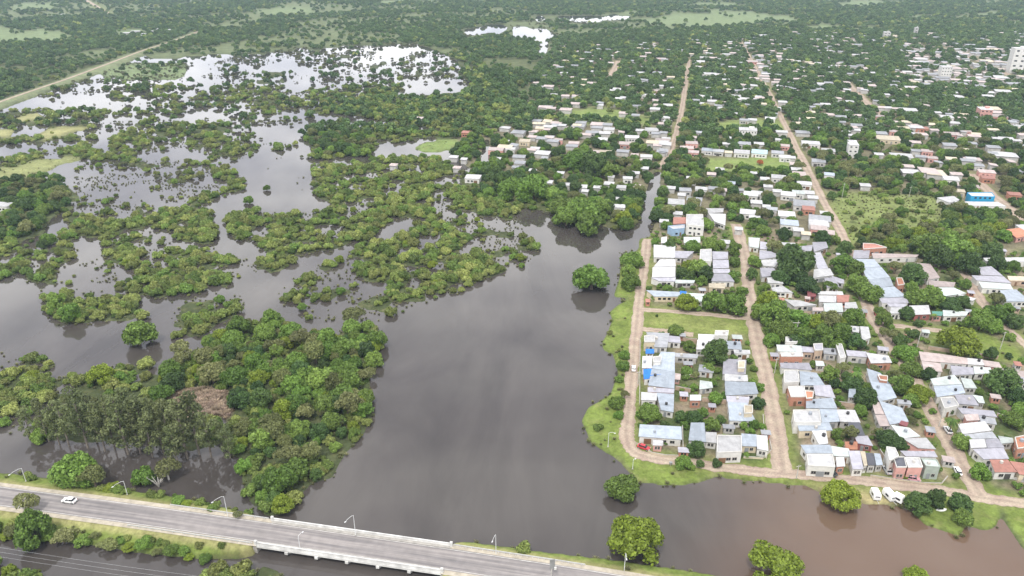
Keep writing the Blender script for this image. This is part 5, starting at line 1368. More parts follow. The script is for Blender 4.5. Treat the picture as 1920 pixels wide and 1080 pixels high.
# guard rails on the causeway
RAILM = mat('galvanised_rail', (0.50, 0.51, 0.51), 0.45, 0.1, 1.0, 0.3)
def guard_rail(i0, i1, side, label):
    pts = [HWL[i] for i in range(i0, i1 + 1)]
    e = empty('guard_rail', (pts[0].x, pts[0].y, ROAD_Z))
    o = Vector((pts[0].x, pts[0].y, 0))
    rl = []
    for i, p in enumerate(pts):
        d = pts[min(i + 1, len(pts) - 1)] - pts[max(i - 1, 0)]; d.normalize()
        q = p + Vector((-d.y, d.x, 0)) * side * (PAVE / 2 + 1.0) - o
        rl.append((q.x, q.y, 0.62))
    mb = MB()
    for a, b in zip(rl[:-1], rl[1:]):
        d = Vector(b) - Vector(a); m_ = (Vector(a) + Vector(b)) / 2
        mb.box((m_.x, m_.y, 0.62), (d.length + 0.02, 0.08, 0.31), math.atan2(d.y, d.x))
    mb.build('beam', RAILM, e)
    for p in rl[::2]: MB().box((p[0], p[1], 0.28), (0.12, 0.14, 0.85)).build('post', RAILM, e)
    tag(e, label, 'guard rail')
def near_i(u, v): return min(range(len(HWL)), key=lambda i: (HWL[i] - Vector((*gp(u, v, 2.6)[:2], 0))).length)
guard_rail(near_i(300, 970), b0 - 1, 1, 'long pale guard rail on the marsh side of the highway, before the bridge')
guard_rail(near_i(262, 966), b0 - 1, -1, 'long pale guard rail on the near side of the highway, before the bridge')
guard_rail(b1 + 1, near_i(1090, 1088), 1, 'pale guard rail on the lake side of the highway, past the bridge')

# ------------------------------------------------------------------ lamps, poles, wires
LAMPM = mat('lamp_pole_steel', (0.55, 0.56, 0.56), 0.5, 0.08, 1.0)
WOODP = mat('pole_concrete', (0.40, 0.385, 0.35), 0.9, 0.15, 1.0)
def height_for(p, z0, vt):
    lo, hi = z0, z0 + 60
    for _ in range(40):
        m_ = (lo + hi) / 2
        if pj(p.x, p.y, m_)[1] > vt: lo = m_
        else: hi = m_
    return lo - z0
def street_lamp(ub, vb, vt, z0, arm, label, group=None):
    p = gp(ub, vb, z0); h = height_for(p, z0, vt)
    e = empty('street_lamp', (p.x, p.y, z0))
    ax, ay = arm
    MB().tube([(0, 0, -0.3), (0, 0, h * 0.5), (0, 0, h * 0.97)], [0.095, 0.08, 0.055], 8).build('pole', LAMPM, e)
    a = MB().tube([(0, 0, h * 0.95), (ax * 0.25, ay * 0.25, h), (ax * 0.8, ay * 0.8, h - 0.15), (ax, ay, h - 0.4)], [0.055, 0.05, 0.045, 0.04], 6).build('arm', LAMPM, e)
    MB().box((ax * 1.12, ay * 1.12, h - 0.5), (0.62, 0.26, 0.14), math.atan2(ay, ax), 0.7).build('lamp_head', LAMPM, a)
    MB().box((0, 0, 0.12), (0.4, 0.4, 0.3)).build('base', DCONC, e)
    tag(e, label, 'street lamp', group)
LD = Vector((bd.y, -bd.x, 0))        # from the lake side towards the road
G1 = 'lamps along the highway'
street_lamp(49, 903, 877, 1.6, (LD.x * 2.4 - 1.4, LD.y * 2.4), 'leftmost street lamp on the marsh side of the highway', G1)
street_lamp(239, 928, 901, 1.6, (LD.x * 2.0 - 1.6, LD.y * 2.0), 'street lamp left of the half-bare tree on the causeway', G1)
street_lamp(428, 971, 929, 2.0, (LD.x * 2.0 - 1.8, LD.y * 2.0), 'street lamp beside the guard rail left of the bridge', G1)
street_lamp(667, 1004, 965, 2.7, (LD.x * 2.0 - 1.2, LD.y * 2.0), 'street lamp standing at the lake parapet of the bridge', G1)
street_lamp(930, 1041, 1001, 2.0, (LD.x * 2.0 - 0.4, LD.y * 2.0), 'street lamp on the grass bank right of the bridge', G1)
street_lamp(1170, 1074, 1036, 1.6, (LD.x * 1.6 + 0.3, LD.y * 1.6), 'rightmost street lamp, in front of the big lime tree', G1)
street_lamp(563, 1031, 1005, 2.4, (0.6, 1.8), 'street lamp on the near parapet of the bridge')
street_lamp(1140, 838, 811, 0.6, (1.8, 0.3), 'curved street lamp on the lake bank by the dirt road bend')
street_lamp(1186, 880, 862, 0.6, (0.8, 1.0), 'short street lamp on the grass point where lake meets brown water')

def utility_pole(ub, vb, vt, label, z0=ZL, arms=1, group='utility poles of the town'):
    p = gp(ub, vb, z0); h = height_for(p, z0, vt)
    e = empty('utility_pole', (p.x, p.y, z0))
    MB().tube([(0, 0, -0.3), (0, 0, h)], [0.17, 0.10], 8).build('pole', WOODP, e)
    for k in range(arms):
        a = MB().box((0, 0, h - 0.5 - k * 0.9), (1.8, 0.12, 0.12), 0.3).build('crossarm', WOODP, e)
        for x in (-0.75, 0, 0.75): MB().tube([(x, x * 0.3, h - 0.44 - k * 0.9), (x, x * 0.3, h - 0.2 - k * 0.9)], 0.06, 6).build('insulator', DCONC, a)
    tag(e, label, 'utility pole', group)
for ub, vb, vt, lb in ((1718, 656, 616, 'pale utility pole beside the trees left of the big lime tree'), (1820, 664, 634, 'pale utility pole at the right of the big lime tree'),
                       (1613, 612, 574, 'thin utility pole behind the white courtyard house'), (1578, 373, 344, 'utility pole at the far edge of the scrub field'),
                       (1704, 370, 350, 'utility pole on the far right edge of the scrub field'), (1452, 700, 672, 'utility pole beside the middle dirt street'),
                       (1760, 800, 768, 'utility pole beside the third dirt street'), (1196, 720, 696, 'utility pole on the town side of the lake street'),
                       (1875, 655, 622, 'utility pole near the right edge above the long roofed row'), (1493, 897, 872, 'utility pole at the corner of the front and middle streets')):
    utility_pole(ub, vb, vt, lb)
# transformer frame: two legs, a beam and a box
p = gp(1485, 634, ZL)
e = empty('transformer_frame', (p.x, p.y, ZL))
for x in (-1.5, 1.5): MB().tube([(x, 0, -0.3), (x * 0.95, 0, 8.2)], [0.2, 0.13], 8).build('leg', WOODP, e)
MB().box((0, 0, 7.3), (4.4, 0.2, 0.22)).build('beam', WOODP, e)
MB().box((0, 0, 3.2), (3.2, 1.0, 0.18)).build('platform', WOODP, e)
tk = MB().box((0, 0, 4.0), (1.3, 0.9, 1.4)).build('transformer', mat('transformer_grey', (0.30, 0.33, 0.34), 0.5), e)
for x in (-0.4, 0, 0.4): MB().tube([(x, 0, 4.7), (x, 0, 5.1)], 0.08, 6).build('bushing', DCONC, tk)
tag(e, 'two-legged transformer frame before the row of street trees', 'transformer')
# sign on a post beside the highway, seen from behind
p = gp(1033, 1085, 2.4)
e = empty('roadside_sign', (p.x, p.y, 2.4))
SGN = mat('sign_back_grey', (0.20, 0.20, 0.205), 0.5, 0.15, 1.0)
MB().tube([(0, 0, -0.4), (0.15, 0, 3.4)], 0.09, 8).build('post', WOODP, e)
MB().box((0.25, 0.05, 4.9), (1.35, 0.08, 3.3), 0.15).build('panel', SGN, e)
MB().box((1.05, 0.0, 3.6), (0.55, 0.4, 0.7)).build('box', CONC, e)
tag(e, 'grey sign panel on a post with a white box beside the highway', 'sign')
# overhead wires at the lower left, between poles standing out of the picture
WIRE = mat('cable', (0.45, 0.46, 0.47), 0.5, 0.0)
wa, wb = gp(-160, 1008, 11.0), gp(560, 1112, 11.0)
for k, (q, lb) in enumerate(((wa, 'concrete power pole at the left end of the overhead wires'), (wb, 'concrete power pole at the right end of the overhead wires'))):
    e = empty('power_pole', (q.x, q.y, -0.5))
    MB().tube([(0, 0, -1), (0, 0, 12.2)], [0.25, 0.15], 8).build('pole', WOODP, e)
    MB().box((0, 0, 11.5), (0.14, 3.0, 0.14), math.atan2((wb - wa).y, (wb - wa).x)).build('crossarm', WOODP, e)
    tag(e, lb, 'power pole')
wd = (wb - wa); wd.z = 0; wd.normalize(); wnn = Vector((-wd.y, wd.x, 0))
for k in (-1, 0, 1):
    pts = [wa.lerp(wb, t / 16) + wnn * k * 1.35 + Vector((0, 0, 0.1 - 1.2 * (1 - (2 * t / 16 - 1) ** 2))) for t in range(17)]
    tag(MB().tube(pts, 0.013, 5).build('overhead_wire', WIRE), ('farthest', 'middle', 'nearest')[1 - k] + ' of three overhead wires crossing the lower left water', 'wire', 'overhead wires')

# ------------------------------------------------------------------ vehicles
TYRE = mat('tyre', (0.02, 0.02, 0.02), 0.85, 0.0)
RIM = mat('rim', (0.45, 0.46, 0.47), 0.35, 0.0, metal=0.6)
def paint_mat(nm, c): return mat('car_paint_' + nm, c, 0.3, 0.03, 0.8, spec=0.5)
LIGHT = mat('headlight_glass', (0.7, 0.72, 0.72), 0.15, 0.0); TAIL = mat('taillight_red', (0.35, 0.02, 0.02), 0.3, 0.0)
def profile(name, pts, hw, material, parent, inset=0.0, zsplit=None):
    """side outline (x,z) given a width; the outline narrows towards its top by inset"""
    zs = [z for x, z in pts]; z0, z1 = min(zs), max(zs)
    V = []
    for s in (-1, 1):
        for x, z in pts:
            f = (z - z0) / (z1 - z0 + 1e-6)
            V.append((x, s * (hw - inset * f), z))
    n = len(pts)
    Fc = [tuple(range(n)), tuple(range(n, 2 * n))[::-1]] + [(i, n + i, n + (i + 1) % n, (i + 1) % n) for i in range(n)]
    o = mesh_obj(name, V, Fc, material, parent)
    bm = bmesh.new(); bm.from_mesh(o.data); bmesh.ops.recalc_face_normals(bm, faces=bm.faces)
    bmesh.ops.bevel(bm, geom=list(bm.edges), offset=0.045, segments=2, affect='EDGES', clamp_overlap=True)
    bm.to_mesh(o.data); bm.free()
    return o
def car(u, v, z, head, pm, label, van=False, to=None):
    p = gp(u, v, z)
    if to is not None:
        q = gp(*to, z); head = math.atan2(q.y - p.y, q.x - p.x)
    e = empty('van' if van else 'car', (p.x, p.y, z), head)
    if van:
        profile('body', [(-2.4, 0.35), (2.35, 0.35), (2.4, 0.95), (1.95, 1.15), (1.45, 1.95), (-2.35, 2.05), (-2.42, 1.0)], 0.95, pm, e, 0.12)
        MB().box((1.72, 0, 1.50), (0.10, 1.50, 0.62), 0).build('windscreen', GLASS, e)
        for s in (-1, 1): MB().box((0.9, s * 0.93, 1.45), (0.9, 0.06, 0.5)).build('side_window', GLASS, e)
    else:
        profile('body', [(-2.05, 0.32), (2.05, 0.32), (2.12, 0.62), (1.95, 0.80), (1.0, 0.92), (-1.5, 0.98), (-2.08, 0.90), (-2.12, 0.6)], 0.86, pm, e, 0.06)
        cb = profile('cabin', [(-1.75, 0.93), (1.05, 0.90), (0.45, 1.40), (-1.25, 1.42)], 0.78, GLASS, e, 0.17)
        profile('roof', [(-1.28, 1.40), (0.47, 1.38), (0.36, 1.47), (-1.12, 1.48)], 0.62, pm, e, 0.06)
        for s in (-1, 1):
            MB().box((-0.35, s * 0.725, 1.17), (0.08, 0.07, 0.48)).build('door_pillar', pm, cb)
    L = 1.35 if not van else 1.55
    for sx in (-1, 1):
        for sy in (-1, 1):
            w = MB().tube([(sx * L, sy * 0.72, 0.33), (sx * L, sy * 0.92, 0.33)], 0.33, 14).build('wheel', TYRE, e)
            MB().tube([(sx * L, sy * 0.91, 0.33), (sx * L, sy * 0.935, 0.33)], 0.2, 10).build('rim', RIM, w)
    xf = 2.42 if van else 2.10
    for s in (-1, 1):
        MB().box((xf - 0.03, s * 0.6, 0.72), (0.10, 0.34, 0.16)).build('headlight', LIGHT, e)
        MB().box((-xf + 0.02, s * 0.64, 0.80), (0.10, 0.26, 0.18)).build('taillight', TAIL, e)
    return tag(e, label, 'van' if van else 'car')
WHT, RED, DRK, SIL = paint_mat('white', (0.74, 0.74, 0.73)), paint_mat('red', (0.40, 0.035, 0.045)), paint_mat('dark_green', (0.05, 0.07, 0.065)), paint_mat('silver', (0.46, 0.47, 0.48))
car(131, 941, ROAD_Z + 0.03, 0, WHT, 'white hatchback driving alone on the highway', to=(30, 928))
zr = ZL + 0.10
car(1188, 693, zr, 0, WHT, 'white car parked on the lake street beside the lake', to=(1189, 650))
car(1777, 809, zr, 0, WHT, 'white car under the palm on the third street', to=(1750, 770))
car(1795, 886, zr, 0, WHT, 'white car halfway down the third street near the brown water', to=(1780, 855))
car(1644, 592, zr, 0, RED, 'red car at the far crossing of the third street', to=(1634, 575))
car(1207, 841, ZL + 0.02, 0, RED, 'red car in the yard of the pale blue-roofed corner house', to=(1222, 846))
car(1557, 889, ZL + 0.02, 0, DRK, 'dark green car before the white front-row house', to=(1540, 880))
car(1663, 884, ZL + 0.02, 0, SIL, 'silver car in the drive beside the pink two-storey house', to=(1655, 872))
car(1711, 900, ZL + 0.02, 0, paint_mat('pink', (0.46, 0.25, 0.27)), 'faded pink car behind the front wall of the pink house', to=(1725, 902))
def caravan(u, v, label, L, rz):
    p = gp(u, v, ZL)
    e = empty('trailer', (p.x, p.y, gheight(p.x, p.y)), rz)
    profile('body', [(-L / 2, 0.45), (L / 2, 0.45), (L / 2 + 0.1, 1.4), (L / 2 - 0.25, 2.45), (-L / 2 + 0.1, 2.5), (-L / 2 - 0.08, 1.5)], 1.05, WHT, e, 0.06)
    MB().box((L / 2 + 0.02, 0, 1.55), (0.10, 1.4, 0.6)).build('front_window', GLASS, e)
    for s in (-1, 1):
        MB().box((0.2, s * 1.05, 1.55), (1.3, 0.06, 0.6)).build('side_window', GLASS, e)
        w = MB().tube([(-0.2, s * 0.85, 0.33), (-0.2, s * 1.07, 0.33)], 0.33, 12).build('wheel', TYRE, e)
        MB().tube([(-0.2, s * 1.06, 0.33), (-0.2, s * 1.09, 0.33)], 0.18, 10).build('rim', RIM, w)
    MB().box((L / 2 + 0.8, 0, 0.45), (1.5, 0.1, 0.1)).build('tow_bar', RAILM, e)
    MB().box((0, 0, 2.55), (0.6, 0.6, 0.14)).build('roof_vent', mat('vent_grey', (0.4, 0.4, 0.4)), e)
    tag(e, label, 'trailer', 'trailers on the bank of the brown water')
caravan(1640, 933, 'white trailer with a dark front window, leftmost of the three on the bank', 3.4, math.radians(-95))
caravan(1666, 934, 'white box trailer, middle of the three on the bank', 3.9, math.radians(-78))
caravan(1683, 940, 'smaller white trailer, rightmost of the three on the bank', 2.8, math.radians(-50))
# upturned dinghy
p = gp(1765, 956, ZL)
V, Fc = [], []
for i in range(9):
    t = i / 8 * 2 - 1; w = 0.62 * (1 - abs(t) ** 2.6) + 0.02
    for j in range(7):
        a = math.pi * j / 6; V.append((t * 1.7, w * math.cos(a), 0.02 + 0.48 * math.sin(a) * (1 - 0.5 * t * t)))
for i in range(8):
    for j in range(6): Fc.append((i * 7 + j, i * 7 + j + 1, (i + 1) * 7 + j + 1, (i + 1) * 7 + j))
db = mesh_obj('dinghy', V, Fc, WHT, smooth=True); db.location = (p.x, p.y, gheight(p.x, p.y)); db.rotation_euler = (0, 0, 0.1)
tag(db, 'small white upturned boat on the grass below the dark trees', 'boat')

# garden walls and pavements along the fronts
def low_wall(pts, label, h=0.7, m_=None):
    P = [gp(u, v, ZL) for u, v in pts]
    o = P[0].copy(); e = empty('garden_wall', (o.x, o.y, ZL))
    mb = MB()
    for a, b in zip(P[:-1], P[1:]):
        d = b - a; c = (a + b) / 2 - o
        mb.box((c.x, c.y, h / 2 - 0.1), (d.length + 0.1, 0.18, h + 0.2), math.atan2(d.y, d.x))
    mb.build('wall', m_ or WALL['c'], e)
    cp = MB()
    for a, b in zip(P[:-1], P[1:]):
        d = b - a; c = (a + b) / 2 - o
        cp.box((c.x, c.y, h + 0.04), (d.length + 0.14, 0.26, 0.08), math.atan2(d.y, d.x))
    cp.build('coping', DCONC, e)
    tag(e, label, 'wall')
low_wall([(1195, 834), (1222, 851), (1246, 856), (1272, 857)], 'low cream garden wall around the pale blue-roofed corner house')
low_wall([(1394, 859), (1430, 861), (1446, 846), (1441, 818)], 'low cream wall around the lawn of the front corner house')
low_wall([(1632, 893), (1680, 900), (1730, 907), (1765, 908), (1776, 895)], 'low pale wall before the pink and sage-green houses', 0.5)
low_wall([(1280, 845), (1279, 802)], 'low pale wall between the two front corner houses', 1.4)
low_wall([(1430, 780), (1437, 860)], 'pale wall along the middle street beside the cream-topped house', 0.8)
low_wall([(1200, 640), (1199, 760)], 'pale garden wall along the lake street fronts', 0.8)
low_wall([(1740, 655), (1800, 664), (1870, 674)], 'long dark boundary wall behind the long roofed row', 1.6, WALL['o'])
low_wall([(1856, 868), (1880, 892), (1920, 905)], 'low grey wall before the rust-red roofed house', 0.8, WALL['g'])
for pts, lb in (([(1316, 753), (1362, 757)], 'brick yard wall right of the small brick house'), ([(1266, 731), (1294, 736)], 'brick yard wall left of the small brick house'),
                ([(1284, 711), (1309, 707)], 'brick yard wall below the grey-roofed middle shed'), ([(1572, 760), (1600, 764)], 'brick yard wall in the second block centre'),
                ([(1648, 850), (1662, 872)], 'brick yard wall left of the tall white house'), ([(1868, 782), (1890, 790)], 'brick yard wall right of the grey terrace'),
                ([(1280, 640), (1306, 642)], 'brick yard wall between two white houses at the field')):
    low_wall(pts, lb, 1.7, WALL['o'])
# mounted waste basket by the front street
p = gp(1257, 874, ZL); e = empty('waste_basket', (p.x, p.y, ZL))
MB().tube([(0, 0, -0.2), (0, 0, 1.0)], 0.06, 6).build('post', DCONC, e)
MB().box((0, 0, 1.3), (0.9, 0.6, 0.6), 0, 1.1).build('basket', SGN, e)
tag(e, 'dark waste basket on a post beside the bend of the dirt road', 'basket')

# ------------------------------------------------------------------ trees one can pick out: centre of crown, width, kind
KN = {'g': 'green', 'd': 'dark', 'l': 'lime', 'o': 'olive', 'p': 'palm'}
KD = {'g': 'round green tree', 'd': 'dense dark green tree', 'l': 'bright yellow-green tree', 'o': 'thin olive-green tree', 'p': 'palm tree'}
TREES = []
TREE_ZONES = [
 ('beside the lake street', '1172 665 20 g,1167 685 24 g,1163 710 18 g,1155 755 30 g,1162 776 20 g,1187 485 38 g,1183 527 34 g,1180 506 28 g,1171 740 16 o'),
 ('in the lakeside block', '1228 557 15 g,1285 567 34 l,1342 567 46 g,1377 570 46 g,1391 546 22 g,1268 618 28 g,1293 648 25 g,1345 662 50 d,1330 692 26 g,1211 641 10 g,1217 776 42 g,1245 797 20 d,1200 777 16 g,'
  '1288 694 22 g,1305 703 15 o,1300 725 18 g,1342 745 28 g,1360 743 20 g,1275 781 25 d,1300 786 30 d,1320 774 22 g,1350 786 20 d,1336 799 30 g,1395 798 18 g,1414 798 20 g,1283 796 18 g,1413 690 14 g,1425 726 17 g,1420 756 27 d,1247 829 12 g,1376 733 10 d,1280 668 12 o'),
 ('fronting the lakeside block', '1308 845 34 d,1283 864 30 g,1312 871 16 d,1343 868 20 d,1297 876 12 g'),
 ('in the street tree row', '1440 571 50 l,1424 588 34 g,1458 592 56 g,1492 601 48 g,1528 603 40 l,1470 621 46 g,1510 631 46 g,1556 601 42 o,1546 631 50 g,1580 626 46 g,1604 640 34 d,1600 592 40 g,1447 637 27 g,1490 641 30 d,1572 603 26 l,1535 645 34 d,1570 648 28 g'),
 ('in the yards of the second block', '1555 702 34 g,1580 690 24 o,1625 749 42 d,1598 721 40 d,1567 720 20 d,1572 815 26 g,1596 815 30 o,1613 772 26 g,1668 826 46 d,1690 835 24 d,1640 690 18 o,1607 703 22 p,1587 705 20 d,1650 812 22 o,1700 893 14 l,1705 770 16 o,1712 790 14 o'),
 ('along the third street', '1690 641 28 d,1702 662 36 g,1712 690 36 g,1694 722 48 g,1722 738 44 l,1682 703 24 o,1740 702 26 d,1715 626 24 d,1676 631 26 o,1657 622 20 o,1800 828 32 g,1838 886 34 g,1786 788 26 p,1779 770 20 d,1660 600 30 g,1650 585 20 g,1748 770 14 g,1710 750 30 g'),
 ('by the rust-red roofs', '1888 718 56 d,1860 714 28 g,1906 746 38 d,1902 786 38 g,1868 705 20 d,1800 641 64 l,1858 663 26 d,1890 668 14 d,1915 768 30 g,1842 760 12 o'),
 ('between the right-hand terraces', '1625 546 44 g,1604 531 44 g,1702 590 28 d,1722 606 18 d,1720 560 40 g,1750 561 45 g,1782 570 40 d,1806 565 28 d,1840 601 48 g,1870 591 40 g,1868 562 30 o,1862 612 38 g,1900 601 34 d,1890 580 24 g,1820 496 44 d,1760 482 50 d,1782 470 56 g,1742 462 54 g,1708 516 48 d,1680 500 28 o,1712 540 26 g,1812 535 22 g,1788 516 24 o,1752 590 12 p,1835 500 22 d,1870 495 30 d,1862 470 40 d,1900 500 24 g'),
 ('in the far lakeside block', '1255 460 24 d,1228 455 18 g,1300 460 30 g,1330 459 34 g,1376 466 28 g,1310 506 38 g,1290 496 26 l,1330 496 13 g,1326 516 32 d,1276 512 26 d,1316 527 20 g,1379 490 24 g,1375 517 26 g,1413 490 26 g,1407 515 24 d,1296 517 22 d,1250 540 20 g,1352 458 22 g'),
 ('behind the street tree row', '1486 495 66 d,1461 521 36 d,1502 522 30 d,1515 533 44 d,1450 461 30 o,1518 480 28 d,1580 491 44 g,1602 503 36 g,1586 466 26 d,1566 451 20 g,1430 430 26 g,1470 441 28 d,1540 447 30 d,1480 470 26 g,1555 535 24 g'),
 ('at the head of the lake', '1092 392 66 g,1052 386 50 g,1122 396 40 g,1062 407 42 g,1102 416 52 g,1170 406 34 l,1186 394 28 l,1000 350 60 g,1030 362 40 g,960 352 50 g,1075 300 44 g,1110 312 50 d,1140 318 40 g'),
]
def tree_at(u, v, w, kind, label, cat='tree', group=None, zc=None, trunk=None, name=None):
    zc = {'palm': 2.2, 'olive': 0.95}.get(kind, 0.72) if zc is None else zc
    z = ZL
    for _ in range(5):
        r = w / 2 / pxm(u, v, z + zc)
        p = gp(u, v, z + zc * r); g = max(0.0, gheight(p.x, p.y)); z = g
    TREES.append((p.x, p.y, r))
    return place_tree(name or ('palm_tree' if kind == 'palm' else 'broadleaf_tree'), kind, p.x, p.y, g, r, label, cat, group, trunk=trunk)
for zone, s in TREE_ZONES:
    items = [q.split() for q in s.split(',')]
    items = sorted([(float(a), float(b), float(c), d) for a, b, c, d in items], key=lambda t: t[0])
    cnt = {}
    for it in items: cnt[it[3]] = cnt.get(it[3], 0) + 1
    seen = {}
    for (u, v, w, k) in items:
        n = seen.get(k, 0); seen[k] = n + 1
        lb = '%s %s' % (KD[k], zone) if cnt[k] == 1 else '%s, %s from left %s' % (KD[k], ordinal(n), zone)
        tree_at(u, v, w * 1.08, KN[k], lb, group='trees ' + zone)
# the ones that stand alone
tree_at(1110, 520, 66, 'green', 'lone round green tree standing in the lake')
tree_at(1172, 910, 62, 'green', 'small tree with a white trunk standing in the water', trunk=CONC)
tree_at(1195, 1000, 108, 'lime', 'big spreading lime-green tree in the water by the highway')
tree_at(1466, 1062, 100, 'lime', 'lime-green tree cut by the bottom edge of the picture')
tree_at(1573, 926, 70, 'lime', 'feathery yellow-green tree on the bank of the brown water')
tree_at(1716, 943, 50, 'dark', 'dark tree right of the three white trailers')
tree_at(1757, 937, 40, 'dark', 'dark tree between two others above the small white boat')
tree_at(1800, 941, 46, 'dark', 'dark tree at the right of the bank group')
tree_at(1806, 970, 38, 'green', 'small green tree on the tip of the grass point at the right')
tree_at(1722, 1084, 46, 'lime', 'yellow-green treetop just showing at the bottom edge')
tree_at(145, 880, 84, 'green', 'round tree with a pale trunk on the causeway verge', trunk=PALEBARK)
tree_at(175, 895, 48, 'olive', 'low grey-green bush at the foot of the round causeway tree', 'bush')
tree_at(312, 880, 50, 'olive', 'half-bare tree with pale limbs on the causeway verge', trunk=PALEBARK)
tree_at(268, 897, 42, 'green', 'low leafy clump left of the half-bare causeway tree', 'bush')
tree_at(62, 992, 74, 'green', 'broad green tree on the near verge of the highway')
tree_at(50, 944, 40, 'olive', 'grey leafless-looking tree rising above the near verge tree')
tree_at(258, 628, 58, 'green', 'lone round dark-green bush tree at the tip of the marsh', 'tree')
tree_at(133, 587, 46, 'green', 'round green tree on the left marsh island')
tree_at(104, 566, 40, 'green', 'green tree behind the round one on the left marsh island')
tree_at(467, 374, 20, 'green', 'tiny round tree alone in the open channel')
tree_at(500, 352, 14, 'green', 'smallest lone bush in the open channel', 'bush')
tree_at(660, 612, 40, 'green', 'round bush at the edge of the reed bed above the near wood', 'bush')
tree_at(1232, 592, 6, 'dark', 'tiny dark bush on the grass field', 'bush')
_cb = [(-20, 996, 50, 0), (14, 1003, 30, 1), (28, 994, 40, 2), (96, 1004, 30, 0), (118, 1010, 44, 2), (134, 1000, 22, 1), (160, 1013, 34, 0), (176, 1006, 20, 2), (204, 1019, 38, 2), (226, 1014, 20, 0), (240, 1025, 26, 1),
       (268, 1024, 34, 0), (292, 1032, 22, 2), (318, 1031, 30, 0), (352, 1037, 20, 1), (384, 1040, 26, 0), (206, 913, 30, 1), (222, 918, 20, 0), (334, 936, 26, 0), (350, 944, 18, 1), (396, 953, 22, 0), (446, 966, 20, 2)]
for k, (u, v, w, q) in enumerate(_cb):
    near_side = v > 980
    o = tree_at(u, v, w, ('green', 'lime', 'olive')[q], 'low %s bush on the %s slope of the causeway, %s from left' % (('green', 'yellow-green', 'olive')[q], 'near' if near_side else 'marsh', ordinal(k if near_side else k - 16)), 'bush', name='causeway_bush', zc=0.45)
    o.scale.z *= 0.62
tree_at(1425, 304, 15, 'flame', 'orange flowering tree at the edge of the far green field', name='flame_tree')
# half-bare tree: bare pale boughs
p = gp(296, 905, 1.6); mb = MB()
rr = random.Random(3)
for k in range(7):
    t = k * 0.9; L = rr.uniform(4, 6.5)
    q = (L * 0.6 * math.cos(t), L * 0.5 * math.sin(t), 2 + L * 0.8)
    mb.tube([(0, 0, 1.2), (q[0] * 0.4, q[1] * 0.4, 1.2 + q[2] * 0.45), q], [0.24, 0.16, 0.05], 6)
    for j in range(3):
        a = rr.uniform(0.5, 0.95); s_ = Vector(q) * a + Vector((0, 0, 0.3))
        mb.tube([s_, s_ + Vector((rr.uniform(-1, 1), rr.uniform(-1, 1), rr.uniform(0.5, 1.3)))], [0.06, 0.02], 4)
mb.tube([(0, 0, -0.4), (0, 0, 1.6)], [0.36, 0.26], 8)
bt = mb.build('bare_tree', PALEBARK); bt.scale = (0.75, 0.75, 0.75); bt.location = (p.x, p.y, gheight(p.x, p.y)); tag(bt, 'bare pale branching tree beside the half-bare tree on the causeway', 'tree')

# eucalyptus stand in the water
EU = [(60, 824), (92, 828), (112, 833), (130, 836), (150, 818), (165, 840), (182, 830), (197, 846), (216, 844), (232, 834), (241, 852), (252, 822), (264, 850), (277, 840), (287, 858), (302, 830), (308, 852),
      (322, 844), (333, 864), (352, 860), (374, 852), (396, 857), (432, 860), (418, 842), (345, 838)]
EU.sort()
for k, (u, v) in enumerate(EU):
    p = gp(u, v, 0.0)
    r = random.Random(k * 13 + 5).uniform(3.1, 4.9) * (0.72 if u > 405 or u < 90 else 1.0)
    place_tree('eucalyptus_tree', 'euc', p.x, p.y, -0.1, r, 'tall grey-green eucalyptus, %s from the left in the flooded stand' % ordinal(k), 'tree', 'eucalyptus stand in the flood')
    TREES.append((p.x, p.y, 1.5))

# ------------------------------------------------------------------ plants at random where the land map has them
# a metre grid of what is built on, to keep plants off roofs and streets
OX0, OX1, OY0, OY1 = -600, 1500, 100, 1900
OCC = np.zeros((OY1 - OY0, OX1 - OX0), bool)
for f in FOOT:
    xs = [p[0] for p in f]; ys = [p[1] for p in f]
    a, b, c, d = int(min(xs)) - 2, int(max(xs)) + 3, int(min(ys)) - 2, int(max(ys)) + 3
    if b - a > 60 or d - c > 60: continue
    XX, YY = np.meshgrid(np.arange(a, b), np.arange(c, d))
    cxm, cym = sum(xs) / 4, sum(ys) / 4
    P = [(cxm + (px - cxm) * 1.16, cym + (py - cym) * 1.16) for px, py in f]
    ins = np.zeros(XX.shape, bool)
    for k in range(4):
        x1, y1 = P[k]; x2, y2 = P[(k + 1) % 4]
        if y1 == y2: y2 += 1e-3
        ins ^= ((y1 > YY) != (y2 > YY)) & (XX < (x2 - x1) * (YY - y1) / (y2 - y1) + x1)
    ok = ins & (XX >= OX0) & (XX < OX1) & (YY >= OY0) & (YY < OY1)
    OCC[YY[ok] - OY0, XX[ok] - OX0] = True
def occupied(x, y, pad=0):
    xi = np.clip(np.rint(x).astype(int) - OX0, 0, OX1 - OX0 - 1); yi = np.clip(np.rint(y).astype(int) - OY0, 0, OY1 - OY0 - 1)
    o = OCC[yi, xi]
    if pad:
        for dx, dy in ((pad, 0), (-pad, 0), (0, pad), (0, -pad), (0, -2 * pad)):
            o = o | OCC[np.clip(yi + int(dy), 0, OCC.shape[0] - 1), np.clip(xi + int(dx), 0, OCC.shape[1] - 1)]
    return o
TR = np.array(TREES)
_sr = random.Random(41)
SHED_N = {}
sheds = []
for _ in range(4000):
    if len(sheds) >= 34: break
    u, v = _sr.uniform(1205, 1910), _sr.uniform(470, 880)
    p = gp(u, v, ZL + 2.0)
    i, j, _, _ = cell(np.float64(p.x), np.float64(p.y))
    if COVER[int(j), int(i)] != 13 or occupied(np.array([p.x]), np.array([p.y]), 3)[0]: continue
    if np.min(np.hypot(TR[:, 0] - p.x, TR[:, 1] - p.y) - TR[:, 2]) < 1.2: continue
    if any(math.hypot(q[0].x - p.x, q[0].y - p.y) < 11 for q in sheds): continue
    sheds.append((p, u, v))
